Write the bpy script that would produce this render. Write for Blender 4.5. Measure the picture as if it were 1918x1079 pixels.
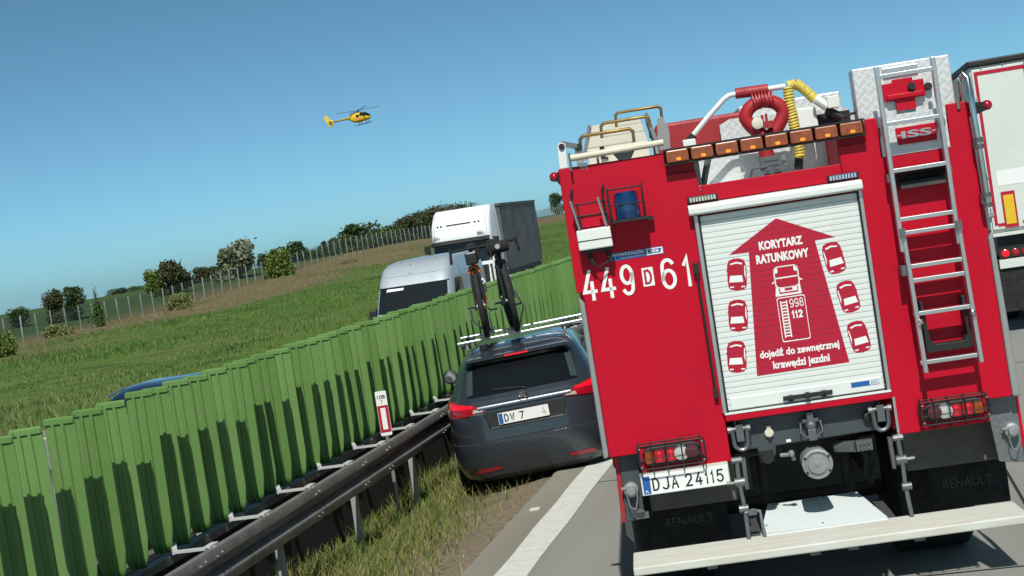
import bpy, bmesh, math, random
import numpy as np
from mathutils import Vector, Matrix
for o in list(bpy.data.objects): bpy.data.objects.remove(o)
random.seed(7); rng = np.random.default_rng(7)
sc = bpy.context.scene; col = sc.collection
R = math.radians; PI = math.pi

# ------------------------------------------------------------------ camera
FPX = 3000.0; EYE = np.array([0, 0, 2.7])
YAW, PITCH, ROLL = R(11.804), R(2.385), R(8.8)
cy, sy, cp, sp = math.cos(YAW), math.sin(YAW), math.cos(PITCH), math.sin(PITCH)
FW = np.array([-sy*cp, cy*cp, -sp]); R0 = np.array([cy, sy, 0]); U0 = np.array([-sy*sp, cy*sp, cp])
RC = math.cos(ROLL)*R0 - math.sin(ROLL)*U0; UC = math.sin(ROLL)*R0 + math.cos(ROLL)*U0
cam = bpy.data.objects.new('camera', bpy.data.cameras.new('camera')); col.objects.link(cam)
cam.matrix_world = Matrix(((RC[0], UC[0], -FW[0], EYE[0]), (RC[1], UC[1], -FW[1], EYE[1]), (RC[2], UC[2], -FW[2], EYE[2]), (0, 0, 0, 1)))
cam.data.sensor_width = 36; cam.data.lens = 36*FPX/1918; cam.data.clip_start = .1; cam.data.clip_end = 9000
sc.camera = cam
# ------------------------------------------------------------------ light
SUN_AZ, SUN_EL = R(170.5), R(52.5)       # clockwise from +Y, elevation
world = bpy.data.worlds.new('World'); sc.world = world; world.use_nodes = True
nt = world.node_tree; bg = nt.nodes['Background']; sky = nt.nodes.new('ShaderNodeTexSky')
sky.sky_type = 'NISHITA'; sky.sun_disc = False; sky.sun_elevation = SUN_EL; sky.sun_rotation = SUN_AZ
sky.altitude = 0; sky.air_density = 0.3; sky.dust_density = 0.65; sky.ozone_density = 4
wbal = nt.nodes.new('ShaderNodeMix'); wbal.data_type = 'RGBA'; wbal.blend_type = 'MULTIPLY'; wbal.inputs[0].default_value = 1; wbal.inputs[7].default_value = (.86, 1.20, .97, 1)   # the phone's cool white balance, same all over
nt.links.new(sky.outputs[0], wbal.inputs[6]); nt.links.new(wbal.outputs[2], bg.inputs[0]); bg.inputs[1].default_value = 0.13
sl = bpy.data.lights.new('sun', 'SUN'); sl.energy = 4.6; sl.angle = R(.53); sl.color = (1, .965, .88)
so = bpy.data.objects.new('sun', sl); col.objects.link(so); so.location = (20, -60, 80)
sdir = Vector((math.sin(SUN_AZ)*math.cos(SUN_EL), math.cos(SUN_AZ)*math.cos(SUN_EL), math.sin(SUN_EL)))
so.rotation_euler = sdir.to_track_quat('Z', 'Y').to_euler()
vs = sc.view_settings; vs.view_transform = 'Standard'; vs.look = 'None'; vs.exposure = 0.0; vs.gamma = 1
vs.use_curve_mapping = False

# ------------------------------------------------------------------ pixel helpers (directions only)
def ray(px, py): return FW + RC*(px-959)/FPX - UC*(py-539.5)/FPX
def onX(px, py, X): d = ray(px, py); return EYE + d*(X/d[0])
def onY(px, py, Y): d = ray(px, py); return EYE + d*(Y/d[1])
ZK = {1:(1000,80,480/1918),2:(1440,80,478/1910),3:(1020,330,300/1079),7:(820,560,340/965),8:(680,340,420/1511),13:(0,430,500/1635),14:(400,360,460/1460),
      21:(1040,240,260/1753),22:(1640,340,278/682),23:(1360,740,360/1439),24:(1340,400,320/1079),25:(1780,90,138/317)}
def Zp(k, x, y): a, b, s = ZK[k]; return a+x*s, b+y*s
def plane_local(o, yaw):
    a = R(yaw); e = np.array([math.cos(a), math.sin(a), 0]); n = np.array([-math.sin(a), math.cos(a), 0]); o = np.array([o[0], o[1], 0.])
    def tp(k, x, y, v=0.):
        px, py = Zp(k, x, y) if k else (x, y)
        d = ray(px, py); t = ((o+n*v-EYE)@n)/(d@n); P = EYE+d*t-o
        return (float(P@e), v, float(P[2]))
    return tp

# ------------------------------------------------------------------ materials
def mat(name, c, rough=.5, metal=0., var=.0, vs_=6., bump=0., bs=40., coat=0., spec=.5, c2=None, trans=0., alpha=1., emit=None, es=0., stretch=None):
    m = bpy.data.materials.new(name); m.use_nodes = True; n = m.node_tree.nodes; l = m.node_tree.links
    b = n['Principled BSDF']; c = tuple(c)+(1,)
    b.inputs['Base Color'].default_value = c; b.inputs['Roughness'].default_value = rough; b.inputs['Metallic'].default_value = metal
    b.inputs['Coat Weight'].default_value = coat; b.inputs['Coat Roughness'].default_value = .06; b.inputs['Specular IOR Level'].default_value = spec
    b.inputs['Transmission Weight'].default_value = trans; b.inputs['Alpha'].default_value = alpha
    if emit: b.inputs['Emission Color'].default_value = tuple(emit)+(1,); b.inputs['Emission Strength'].default_value = es
    tc = n.new('ShaderNodeTexCoord'); mp = n.new('ShaderNodeMapping'); l.new(tc.outputs['Object'], mp.inputs[0])
    if stretch: mp.inputs['Scale'].default_value = stretch
    if var or c2:
        t = n.new('ShaderNodeTexNoise'); t.inputs['Scale'].default_value = vs_; t.inputs['Detail'].default_value = 6; t.inputs['Roughness'].default_value = .62
        l.new(mp.outputs[0], t.inputs[0])
        mr = n.new('ShaderNodeMapRange'); mr.inputs[1].default_value = .32; mr.inputs[2].default_value = .68; l.new(t.outputs[0], mr.inputs[0])
        mx = n.new('ShaderNodeMix'); mx.data_type = 'RGBA'; l.new(mr.outputs[0], mx.inputs[0])
        cc = c2 if c2 else tuple(max(0, x*(1-var)) for x in c[:3])
        mx.inputs[6].default_value = c; mx.inputs[7].default_value = tuple(cc)+(1,); l.new(mx.outputs[2], b.inputs['Base Color'])
        rr = n.new('ShaderNodeMapRange'); rr.inputs[3].default_value = rough; rr.inputs[4].default_value = min(1, rough*1.35+.03); l.new(mr.outputs[0], rr.inputs[0]); l.new(rr.outputs[0], b.inputs['Roughness'])
    if bump:
        t2 = n.new('ShaderNodeTexNoise'); t2.inputs['Scale'].default_value = bs; t2.inputs['Detail'].default_value = 4; l.new(mp.outputs[0], t2.inputs[0])
        bn = n.new('ShaderNodeBump'); bn.inputs['Strength'].default_value = bump; bn.inputs['Distance'].default_value = .02; l.new(t2.outputs[0], bn.inputs['Height']); l.new(bn.outputs[0], b.inputs['Normal'])
    return m
def tread_mat(name, c):
    m = mat(name, c, .42, .3, var=.10, vs_=5); n = m.node_tree.nodes; l = m.node_tree.links; b = n['Principled BSDF']
    tc = n.new('ShaderNodeTexCoord'); mp = n.new('ShaderNodeMapping'); mp.inputs['Rotation'].default_value = (0, R(45), R(20)); l.new(tc.outputs['Object'], mp.inputs[0])
    ck = n.new('ShaderNodeTexChecker'); ck.inputs['Scale'].default_value = 26; l.new(mp.outputs[0], ck.inputs[0])
    wa = n.new('ShaderNodeTexWave'); wa.bands_direction = 'X'; wa.inputs['Scale'].default_value = 8.3; l.new(mp.outputs[0], wa.inputs[0])
    wb = n.new('ShaderNodeTexWave'); wb.bands_direction = 'Z'; wb.inputs['Scale'].default_value = 8.3; l.new(mp.outputs[0], wb.inputs[0])
    mx = n.new('ShaderNodeMix'); l.new(ck.outputs['Fac'], mx.inputs[0]); l.new(wa.outputs['Fac'], mx.inputs[2]); l.new(wb.outputs['Fac'], mx.inputs[3])
    bn = n.new('ShaderNodeBump'); bn.inputs['Strength'].default_value = .35; bn.inputs['Distance'].default_value = .004; l.new(mx.outputs[0], bn.inputs['Height']); l.new(bn.outputs[0], b.inputs['Normal'])
    return m
def leaf_mat(name, c, c2, rough=.6, patch=None):
    m = bpy.data.materials.new(name); m.use_nodes = True; n = m.node_tree.nodes; l = m.node_tree.links; b = n['Principled BSDF']
    at = n.new('ShaderNodeAttribute'); at.attribute_name = 'rnd'
    mx = n.new('ShaderNodeMix'); mx.data_type = 'RGBA'; mx.inputs[6].default_value = tuple(c)+(1,); mx.inputs[7].default_value = tuple(c2)+(1,)
    l.new(at.outputs['Fac'], mx.inputs[0]); out = mx.outputs[2]
    if patch:                                  # wide patches of other growth
        ge = n.new('ShaderNodeNewGeometry'); mp = n.new('ShaderNodeMapping'); mp.inputs['Scale'].default_value = (1, .45, 1); l.new(ge.outputs['Position'], mp.inputs[0])
        for sc_, a, b2, cc in patch:
            t = n.new('ShaderNodeTexNoise'); t.inputs['Scale'].default_value = sc_; t.inputs['Detail'].default_value = 4; l.new(mp.outputs[0], t.inputs[0])
            r_ = n.new('ShaderNodeMapRange'); r_.inputs[1].default_value = a; r_.inputs[2].default_value = b2; l.new(t.outputs[0], r_.inputs[0])
            m2 = n.new('ShaderNodeMix'); m2.data_type = 'RGBA'; l.new(r_.outputs[0], m2.inputs[0]); l.new(out, m2.inputs[6]); m2.inputs[7].default_value = tuple(cc)+(1,); out = m2.outputs[2]
    l.new(out, b.inputs['Base Color']); b.inputs['Roughness'].default_value = rough
    b.inputs['Specular IOR Level'].default_value = .25
    return m
M = {}
M['red'] = mat('fire_red_paint', (.50, .0025, .021), .40, var=.16, vs_=1.3, coat=.08, spec=.2, bump=.05, bs=2.5)
M['red_dull'] = mat('dull_red_paint', (.36, .02, .025), .45, var=.25, vs_=9)
M['monitor'] = mat('faded_monitor_red', (.40, .014, .022), .42, var=.22, vs_=9)
M['white'] = mat('white_paint', (.74, .76, .74), .45, var=.08, vs_=5)
M['worn_white'] = mat('worn_white_paint', (.60, .61, .57), .5, c2=(.50, .49, .42), vs_=7, stretch=(.6, 3, 3))
M['cream'] = mat('cream_plastic', (.66, .62, .50), .5, var=.12, vs_=5)
M['slat'] = mat('shutter_aluminium', (.70, .74, .72), .45, .05, var=.06, vs_=4)
M['alu'] = mat('brushed_aluminium', (.62, .63, .63), .32, .9, var=.15, vs_=12)
M['galv'] = mat('galvanised_steel', (.42, .43, .43), .5, .7, var=.35, vs_=5, bump=.1)
M['postgrey'] = mat('zinc_post', (.40, .41, .40), .6, .15, var=.25, vs_=6)
M['galvd'] = mat('weathered_guardrail_steel', (.27, .27, .265), .5, .5, var=.45, vs_=3, bump=.15)
M['tread'] = tread_mat('diamond_tread_plate', (.66, .68, .69))
M['treadd'] = tread_mat('dull_tread_plate', (.16, .17, .18))
M['trimgrey'] = mat('grey_corner_trim', (.30, .31, .31), .5, .2, var=.15)
M['steel'] = mat('dark_steel', (.20, .21, .22), .4, .7, var=.3, vs_=14)
M['trimchrome'] = mat('dark_chrome_trim', (.13, .14, .16), .38, 1.)
M['chrome'] = mat('chrome_pipe', (.62, .62, .60), .16, 1., var=.12)
M['black'] = mat('black_plastic', (.014, .015, .016), .5, var=.3)
M['rubber'] = mat('black_rubber', (.018, .018, .018), .8, var=.4, vs_=12, bump=.2)
M['flaptext'] = mat('faded_moulded_lettering', (.075, .072, .066), .7)
M['chassis'] = mat('chassis_grey_paint', (.055, .068, .078), .45, var=.25, vs_=7)
M['olive'] = mat('dusty_locker_paint', (.12, .115, .10), .6, var=.35, vs_=4)
M['brass'] = mat('brass_tube', (.30, .20, .075), .35, .8, var=.3, vs_=10)
M['amber'] = mat('amber_lens', (.33, .062, .004), .16, coat=.6, var=.45, vs_=25)
M['amberhot'] = mat('lit_amber_bulb', (.9, .3, .02), .3, emit=(1, .15, .004), es=.85)
M['blue'] = mat('blue_beacon_lens', (.002, .035, .13), .12, coat=.8, var=.35, vs_=20)
M['redlens'] = mat('red_lens', (.36, .004, .016), .15, coat=.8, var=.2, vs_=30)
M['redlit'] = mat('lit_red_lens', (.5, .006, .016), .2, coat=.5, emit=(1, .008, .02), es=.45)
M['clear'] = mat('clear_lens', (.55, .55, .52), .12, .3, coat=.6)
M['darklens'] = mat('dark_fog_lens', (.08, .012, .02), .2, coat=.6)
M['print_white'] = mat('white_print', (.78, .80, .79), .45)
M['print_red'] = mat('red_print', (.43, .004, .03), .4, var=.08)
M['print_black'] = mat('black_print', (.012, .012, .014), .5)
M['print_blue'] = mat('blue_print', (.015, .10, .34), .4)
M['plate'] = mat('number_plate_white', (.78, .80, .79), .35)
M['yellowhose'] = mat('yellow_hose', (.72, .56, .10), .4, var=.2, vs_=10)
M['car'] = mat('grey_metallic_paint', (.044, .053, .068), .26, .5, coat=.7, var=.06, vs_=3)
M['glass'] = mat('dark_tinted_glass', (.006, .008, .010), .06, 0, spec=.4)
M['glassl'] = mat('windscreen_glass', (.012, .015, .018), .06, 0, spec=.35)
M['tyre'] = mat('tyre_rubber', (.02, .02, .021), .75, var=.3, vs_=20)
M['silver'] = mat('silver_van_paint', (.48, .53, .58), .32, .3, coat=.5, var=.10)
M['truckwhite'] = mat('cab_white_paint', (.80, .82, .82), .4, coat=.2, var=.04)
M['tarp'] = mat('grey_tarpaulin', (.12, .125, .13), .55, var=.3, vs_=.8, bump=.3, bs=1.4)
M['trailer'] = mat('trailer_white_panel', (.64, .68, .64), .45, var=.10, vs_=1.5)
M['bluecar'] = mat('blue_car_paint', (.010, .020, .062), .22, .3, coat=.6)
M['green'] = mat('green_fence_plastic', (.088, .215, .040), .45, c2=(.125, .225, .062), vs_=2.2)
_n = M['green'].node_tree.nodes; _l = M['green'].node_tree.links; _b = _n['Principled BSDF']; _src = _b.inputs['Base Color'].links[0].from_socket      # each blade faded a little differently
_oi = _n.new('ShaderNodeObjectInfo'); _hs = _n.new('ShaderNodeHueSaturation'); _mr = _n.new('ShaderNodeMapRange'); _mr.inputs[3].default_value = .86; _mr.inputs[4].default_value = 1.12; _ms = _n.new('ShaderNodeMapRange'); _ms.inputs[3].default_value = 1.0; _ms.inputs[4].default_value = .92
_l.new(_oi.outputs['Random'], _mr.inputs[0]); _l.new(_oi.outputs['Random'], _ms.inputs[0]); _l.new(_mr.outputs[0], _hs.inputs['Value']); _l.new(_ms.outputs[0], _hs.inputs['Saturation']); _l.new(_src, _hs.inputs['Color']); _l.new(_hs.outputs[0], _b.inputs['Base Color'])
M['orange'] = mat('orange_bike_paint', (.75, .16, .02), .3, coat=.4)
M['bikeblack'] = mat('black_bike_paint', (.02, .021, .022), .35, .2, coat=.3)
M['heliyellow'] = mat('helicopter_yellow', (.80, .52, .02), .3, coat=.4)
M['heliorange'] = mat('helicopter_orange', (.72, .25, .03), .35, coat=.3)
M['post'] = mat('fence_post_concrete', (.42, .44, .40), .7, var=.2)
M['wire'] = mat('fence_wire', (.085, .115, .10), .6)
M['bark'] = mat('bush_bark', (.07, .05, .035), .85, var=.3)
M['mark_yellow'] = mat('yellow_reflective', (.70, .47, .02), .4)
M['bolt'] = mat('bright_bolt', (.7, .7, .7), .3, .9)
M['marking'] = mat('road_paint', (.62, .64, .59), .6, c2=(.50, .51, .47), vs_=9, bump=.1)

# ------------------------------------------------------------------ mesh builder
class MB:
    def __init__(s): s.v = []; s.f = []
    def add(s, vs_, fs):
        k = len(s.v); s.v += [tuple(map(float, p)) for p in vs_]; s.f += [tuple(i+k for i in f) for f in fs]; return s
    def box(s, a, b):
        x0, y0, z0 = a; x1, y1, z1 = b
        return s.add([(x0,y0,z0),(x1,y0,z0),(x1,y1,z0),(x0,y1,z0),(x0,y0,z1),(x1,y0,z1),(x1,y1,z1),(x0,y1,z1)],
                     [(0,3,2,1),(4,5,6,7),(0,1,5,4),(1,2,6,5),(2,3,7,6),(3,0,4,7)])
    def prism(s, poly, v0, v1):              # polygon in (u,z), extruded along v
        n = len(poly); A = sum(poly[i][0]*poly[(i+1)%n][1]-poly[(i+1)%n][0]*poly[i][1] for i in range(n))
        if A < 0: poly = poly[::-1]
        vv = [(u, v0, z) for u, z in poly]+[(u, v1, z) for u, z in poly]
        return s.add(vv, [tuple(range(n)), tuple(range(2*n-1, n-1, -1))]+[(i, i+n, (i+1)%n+n, (i+1)%n) for i in range(n)])
    def sheet(s, poly, v):                   # flat print in (u,z) facing -v
        n = len(poly); A = sum(poly[i][0]*poly[(i+1)%n][1]-poly[(i+1)%n][0]*poly[i][1] for i in range(n))
        if A < 0: poly = poly[::-1]
        return s.add([(u, v, z) for u, z in poly], [tuple(range(n))])
    def prismx(s, poly, x0, x1):             # polygon in (y,z), extruded along x
        n = len(poly); A = sum(poly[i][0]*poly[(i+1)%n][1]-poly[(i+1)%n][0]*poly[i][1] for i in range(n))
        if A < 0: poly = poly[::-1]
        vv = [(x1, y, z) for y, z in poly]+[(x0, y, z) for y, z in poly]
        return s.add(vv, [tuple(range(n)), tuple(range(2*n-1, n-1, -1))]+[(i, i+n, (i+1)%n+n, (i+1)%n) for i in range(n)])
    def tube(s, path, r, n=8, closed=False, caps=True):
        P = [Vector(p) for p in path]; m = len(P); k0 = len(s.v); rs = r if isinstance(r, (list, tuple)) else [r]*m
        t0 = (P[1]-P[0]).normalized(); nrm = t0.orthogonal().normalized(); prev = t0
        for i in range(m):
            if closed: t = (P[(i+1)%m]-P[i-1]).normalized()
            elif i == 0: t = t0
            elif i == m-1: t = (P[i]-P[i-1]).normalized()
            else:
                t = (P[i+1]-P[i]).normalized()+(P[i]-P[i-1]).normalized(); t = t.normalized() if t.length > 1e-6 else (P[i+1]-P[i]).normalized()
            q = prev.rotation_difference(t); nrm = q @ nrm; prev = t; bn = t.cross(nrm)
            for j in range(n):
                a = 2*PI*j/n; s.v.append(tuple(P[i]+(nrm*math.cos(a)+bn*math.sin(a))*rs[i]))
        for i in range(m if closed else m-1):
            for j in range(n):
                a = k0+i*n; b = k0+((i+1)%m)*n
                s.f.append((a+j, a+(j+1)%n, b+(j+1)%n, b+j))
        if caps and not closed: s.f.append(tuple(k0+j for j in range(n-1, -1, -1))); s.f.append(tuple(k0+(m-1)*n+j for j in range(n)))
        return s
    def cyl(s, a, b, r, n=16, r2=None): return s.tube([a, b], [r, r if r2 is None else r2], n)
    def lathe(s, c, axis, prof, n=20):       # prof: (distance along axis, radius)
        ax = Vector(axis).normalized(); e = ax.orthogonal().normalized(); g = ax.cross(e); c = Vector(c); k = len(s.v)
        for d, r in prof:
            for j in range(n):
                a = 2*PI*j/n; s.v.append(tuple(c+ax*d+(e*math.cos(a)+g*math.sin(a))*r))
        for i in range(len(prof)-1):
            for j in range(n):
                a = k+i*n; b = a+n; s.f.append((a+j, a+(j+1)%n, b+(j+1)%n, b+j))
        s.f.append(tuple(k+j for j in range(n-1, -1, -1))); s.f.append(tuple(k+(len(prof)-1)*n+j for j in range(n)))
        return s
    def rings(s, rows, cap=True):            # list of equal-length closed rings
        k = len(s.v); n = len(rows[0])
        for r in rows: s.v += [tuple(map(float, p)) for p in r]
        for i in range(len(rows)-1):
            for j in range(n):
                a = k+i*n; b = a+n; s.f.append((a+j, a+(j+1)%n, b+(j+1)%n, b+j))
        if cap: s.f.append(tuple(k+j for j in range(n-1, -1, -1))); s.f.append(tuple(k+(len(rows)-1)*n+j for j in range(n)))
        return s
    def grid(s, G):
        k = len(s.v); a = len(G); b = len(G[0])
        for r in G: s.v += [tuple(map(float, p)) for p in r]
        for i in range(a-1):
            for j in range(b-1): s.f.append((k+i*b+j, k+i*b+j+1, k+(i+1)*b+j+1, k+(i+1)*b+j))
        return s
    def build(s, name, m, parent=None, smooth=0, bevel=0., kind=None, label=None):
        me = bpy.data.meshes.new(name); me.from_pydata(s.v, [], s.f); me.materials.append(M[m] if isinstance(m, str) else m)
        if smooth:
            me.polygons.foreach_set('use_smooth', [True]*len(me.polygons)); me.update(); me.set_sharp_from_angle(angle=R(smooth))
        o = bpy.data.objects.new(name, me); col.objects.link(o); o.parent = parent
        if bevel:
            b = o.modifiers.new('edge', 'BEVEL'); b.width = bevel; b.segments = 2; b.limit_method = 'ANGLE'; b.angle_limit = R(40)
        if kind: o['kind'] = kind
        if label: o['label'] = label
        return o
def thing(name, label, cat, loc=(0,0,0), rot=(0,0,0), group=None):
    o = bpy.data.objects.new(name, None); col.objects.link(o); o.location = loc; o.rotation_euler = rot
    o.empty_display_size = .2; o['label'] = label; o['category'] = cat
    if group: o['group'] = group
    return o
def tag(o, label, cat, group=None):
    o['label'] = label; o['category'] = cat
    if group: o['group'] = group
    return o
def share(o, name, parent, loc=(0,0,0), rot=(0,0,0), scale=(1,1,1)):
    c = o.copy(); c.name = name; col.objects.link(c); c.parent = parent; c.location = loc; c.rotation_euler = rot; c.scale = scale; return c
TXT = {}
def text(s, bold=0.0):
    if (s, bold) in TXT: return TXT[(s, bold)]
    cu = bpy.data.curves.new('t', 'FONT'); cu.body = s; cu.offset = bold; cu.resolution_u = 3; cu.fill_mode = 'FRONT'
    o = bpy.data.objects.new('t', cu); col.objects.link(o); dg = bpy.context.evaluated_depsgraph_get(); dg.update()
    me = bpy.data.meshes.new_from_object(o.evaluated_get(dg)); V = [tuple(v.co[:2]) for v in me.vertices]; F = [tuple(p.vertices) for p in me.polygons]
    bpy.data.objects.remove(o); bpy.data.curves.remove(cu); bpy.data.meshes.remove(me)
    xs = [v[0] for v in V]; ys = [v[1] for v in V]; TXT[(s, bold)] = (V, F, min(xs), max(xs), min(ys), max(ys)); return TXT[(s, bold)]
def lettering(mb, s, u0, u1, z0, z1, v, bold=.0, zs=0., flip=False, rot=0):
    V, F, a, b, c, d = text(s, bold); cu_, cz = (u0+u1)/2, (z0+z1)/2; out = []
    for x, y in V:
        u = u0+(x-a)/(b-a)*(u1-u0); z = z0+(y-c)/(d-c)*(z1-z0)
        if flip: u = u0+u1-u
        du, dz = u-cu_, z-cz; out.append((cu_+du*math.cos(rot)-dz*math.sin(rot), v, cz+du*math.sin(rot)+dz*math.cos(rot)))
    return mb.add(out, F)
def arc(c, r, a0, a1, n): return [(c[0]+r*math.cos(R(a0+(a1-a0)*i/n)), c[1]+r*math.sin(R(a0+(a1-a0)*i/n))) for i in range(n+1)]
def rrect(u0, z0, u1, z1, r, n=4):
    return arc((u1-r, z1-r), r, 0, 90, n)+arc((u0+r, z1-r), r, 90, 180, n)+arc((u0+r, z0+r), r, 180, 270, n)+arc((u1-r, z0+r), r, 270, 360, n)

# plain stroke glyphs for plates and fleet numbers
def _arc(cx, cz, rx, rz, a0, a1, n=10): return [(cx+rx*math.cos(R(a0+(a1-a0)*i/n)), cz+rz*math.sin(R(a0+(a1-a0)*i/n))) for i in range(n+1)]
GL = {'4': [[(.62, 1), (0, .27), (1, .27)], [(.74, .58), (.74, 0)]], '9': [_arc(.5, .69, .5, .31, -5, 355, 20), [(1, .69), (.97, .3)]+_arc(.5, .24, .46, .24, 0, -150, 9)],
      '6': [_arc(.5, .31, .5, .31, 175, 535, 20), [(0, .31), (.03, .7)]+_arc(.5, .76, .46, .24, 180, 30, 9)], '1': [[(0, .76), (.85, 1), (.85, 0)]], 'D': [[(0, 0), (0, 1), (.45, 1)]+_arc(.45, .5, .55, .5, 90, -90, 12)+[(0, 0)]],
      'J': [[(1, 1), (1, .25)]+_arc(.5, .25, .5, .25, 0, -150, 8)], 'A': [[(0, 0), (.5, 1), (1, 0)], [(.2, .33), (.8, .33)]], '2': [_arc(.5, .72, .5, .28, 165, -35, 9)+[(0, 0), (1, 0)]], '5': [[(.92, 1), (.12, 1), (.06, .56)]+_arc(.45, .32, .52, .32, 120, -150, 12)],
      'W': [[(0, 1), (.25, 0), (.5, .8), (.75, 0), (1, 1)]], '7': [[(0, 1), (1, 1), (.35, 0)]]}
def glyph(mb, ch, u0, u1, z0, z1, v, t):
    u0 += t/2; u1 -= t/2; z0 += t/2; z1 -= t/2
    for st_ in GL[ch]:
        P = [Vector((u0+x*(u1-u0), z0+z*(z1-z0))) for x, z in st_]; n_ = len(P); L_ = []; R_ = []
        for i in range(n_):
            a = (P[i]-P[i-1]).normalized() if i else (P[1]-P[0]).normalized(); b_ = (P[i+1]-P[i]).normalized() if i < n_-1 else a
            na, nb = Vector((-a.y, a.x)), Vector((-b_.y, b_.x)); m_ = na+nb; m_ = m_.normalized() if m_.length > .2 else na; k = t/2/max(.45, m_.dot(na)); p = P[i]-(a*t/2 if i == 0 else Vector((0, 0)))+(b_*t/2 if i == n_-1 else Vector((0, 0)))
            L_.append((p.x+m_.x*k, v, p.y+m_.y*k)); R_.append((p.x-m_.x*k, v, p.y-m_.y*k))
        mb.add(L_+R_, [(i, i+n_, i+n_+1, i+1) for i in range(n_-1)])
    return mb
def glyphs(mb, s, x0, wid, gap, z0, z1, v, t, nar=.35):
    x = x0
    for ch in s:
        if ch == ' ': x += wid*.75; continue
        w = wid*nar if ch == '1' else wid; glyph(mb, ch, x, x+w, z0, z1, v, t); x += w+gap
    return x

# ================================================================== SETTING
ZF = ([-100, 60, 122, 148, 160, 176, 194, 206, 219, 240, 367, 395, 600, 1500], [-.8, -1.0, -1.1, -1.05, -.5, .05, .66, 1.3, 1.75, 1.85, 1.9, 2.3, 3., 2.])
ZC = ([-100, 200, 212, 258, 294, 361, 439, 709, 2000], [.3, .4, .5, .55, .65, 1.04, 1.78, 2.5, 1.])
XV = ([-6.9, -6.0, -5.2, -4.2, -3.6, -3.28, -3.2], [-.31, -.26, -.17, -.19, -.09, -.03, -.06])
def hgt(X, Y):
    X = np.asarray(X, float); Y = np.asarray(Y, float)
    zf = np.interp(Y, *ZF); zc = np.interp(Y, *ZC)
    z = np.interp(X, *XV)
    t = np.clip((-17.5-X)/50, 0, 1); z = np.where(X < -17.4, -.3+(zf+.3)*(t*t*(3-2*t)*.6+t*.4)+.10*np.sin(X*.31+Y*.11)*np.clip(t*4, 0, 1)*np.clip(4-4*t, 0, 1), z)
    t2 = np.clip((-67.5-X)/52.5, 0, 1); z = np.where(X < -67.5, zf+(zc-zf)*t2, z)
    z = np.where(X < -120, zc-.03*(-120-X), z)
    z = np.where((X < -6.9) & (X >= -17.4), -.31, z)
    z = np.where(X > 10, -.06-np.clip((X-10)*.08, 0, 1.5), z)
    return z
xs = np.unique(np.concatenate([np.linspace(-67.5, -17.5, 51), np.linspace(-120, -67.5, 22), np.linspace(-6.9, -3.2, 16), [-17.4, -12, 0, 5, 10, 12, 20, 40, 100, 300, 900, 3000, -140, -180, -250, -400, -700, -1200, -3000]]))
ys = np.unique(np.concatenate([np.linspace(0, 60, 61), np.linspace(60, 300, 81), np.linspace(300, 600, 31), [-200, -80, -30, 800, 1100, 1600, 2500, 4500]]))
XX, YY = np.meshgrid(xs, ys); ZZ = hgt(XX, YY)
mb = MB(); mb.grid(np.stack([XX, YY, ZZ], -1).tolist())
gm = bpy.data.materials.new('meadow_ground'); gm.use_nodes = True; n = gm.node_tree.nodes; l = gm.node_tree.links; b = n['Principled BSDF']; b.inputs['Roughness'].default_value = .9; b.inputs['Specular IOR Level'].default_value = .1
def nz(scale, det=6, rough=.6):
    t = n.new('ShaderNodeTexNoise'); t.inputs['Scale'].default_value = scale; t.inputs['Detail'].default_value = det; t.inputs['Roughness'].default_value = rough; return t
def mixc(a, b_, fac):
    m_ = n.new('ShaderNodeMix'); m_.data_type = 'RGBA'
    for i, c in ((6, a), (7, b_)):
        if isinstance(c, tuple): m_.inputs[i].default_value = c+(1,)
        else: l.new(c, m_.inputs[i])
    l.new(fac, m_.inputs[0]); return m_.outputs[2]
def mrange(src, a, b_, c=0, d=1):
    m_ = n.new('ShaderNodeMapRange'); l.new(src, m_.inputs[0]); m_.inputs[1].default_value = a; m_.inputs[2].default_value = b_; m_.inputs[3].default_value = c; m_.inputs[4].default_value = d; return m_.outputs[0]
def math_(op, a, b_):
    m_ = n.new('ShaderNodeMath'); m_.operation = op
    for i, c in ((0, a), (1, b_)):
        if isinstance(c, (int, float)): m_.inputs[i].default_value = c
        else: l.new(c, m_.inputs[i])
    return m_.outputs[0]
geo = n.new('ShaderNodeNewGeometry'); sep = n.new('ShaderNodeSeparateXYZ'); l.new(geo.outputs['Position'], sep.inputs[0])
n1, n2, n3, n4 = nz(.12), nz(.5), nz(3.0), nz(14.)
for t in (n1, n2, n3, n4): l.new(geo.outputs['Position'], t.inputs[0])
grass = mixc((.070, .125, .024), (.115, .16, .04), mrange(n2.outputs[0], .35, .65))
grass = mixc(grass, (.055, .10, .022), mrange(n3.outputs[0], .5, .75))
dry = mixc((.17, .135, .075), (.11, .10, .05), mrange(n3.outputs[0], .35, .65))
xw = math_('ADD', sep.outputs[0], math_('MULTIPLY', math_('SUBTRACT', n1.outputs[0], .5), 34))
band = math_('MULTIPLY', mrange(xw, -47, -54), mrange(sep.outputs[0], -76, -69))
npatch = nz(.1); n5 = nz(.3); l.new(geo.outputs['Position'], npatch.inputs[0]); l.new(geo.outputs['Position'], n5.inputs[0])
grass = mixc(grass, (.135, .14, .058), mrange(npatch.outputs[0], .5, .68)); grass = mixc(grass, (.045, .08, .022), mrange(n5.outputs[0], .54, .66)); c_ = mixc(grass, dry, band)
field = mixc((.045, .08, .03), (.058, .095, .035), mrange(n2.outputs[0], .4, .6))
c_ = mixc(c_, field, mrange(sep.outputs[0], -70, -76))
soil = mixc((.15, .12, .085), (.24, .205, .15), mrange(n4.outputs[0], .35, .65))
edge = mrange(math_('ADD', sep.outputs[0], math_('MULTIPLY', math_('SUBTRACT', n3.outputs[0], .5), 1.3)), -4.35, -3.85)
vergec = mixc((.075, .085, .03), (.12, .11, .055), mrange(n4.outputs[0], .4, .6))
vergec = mixc(vergec, soil, edge)
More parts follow.
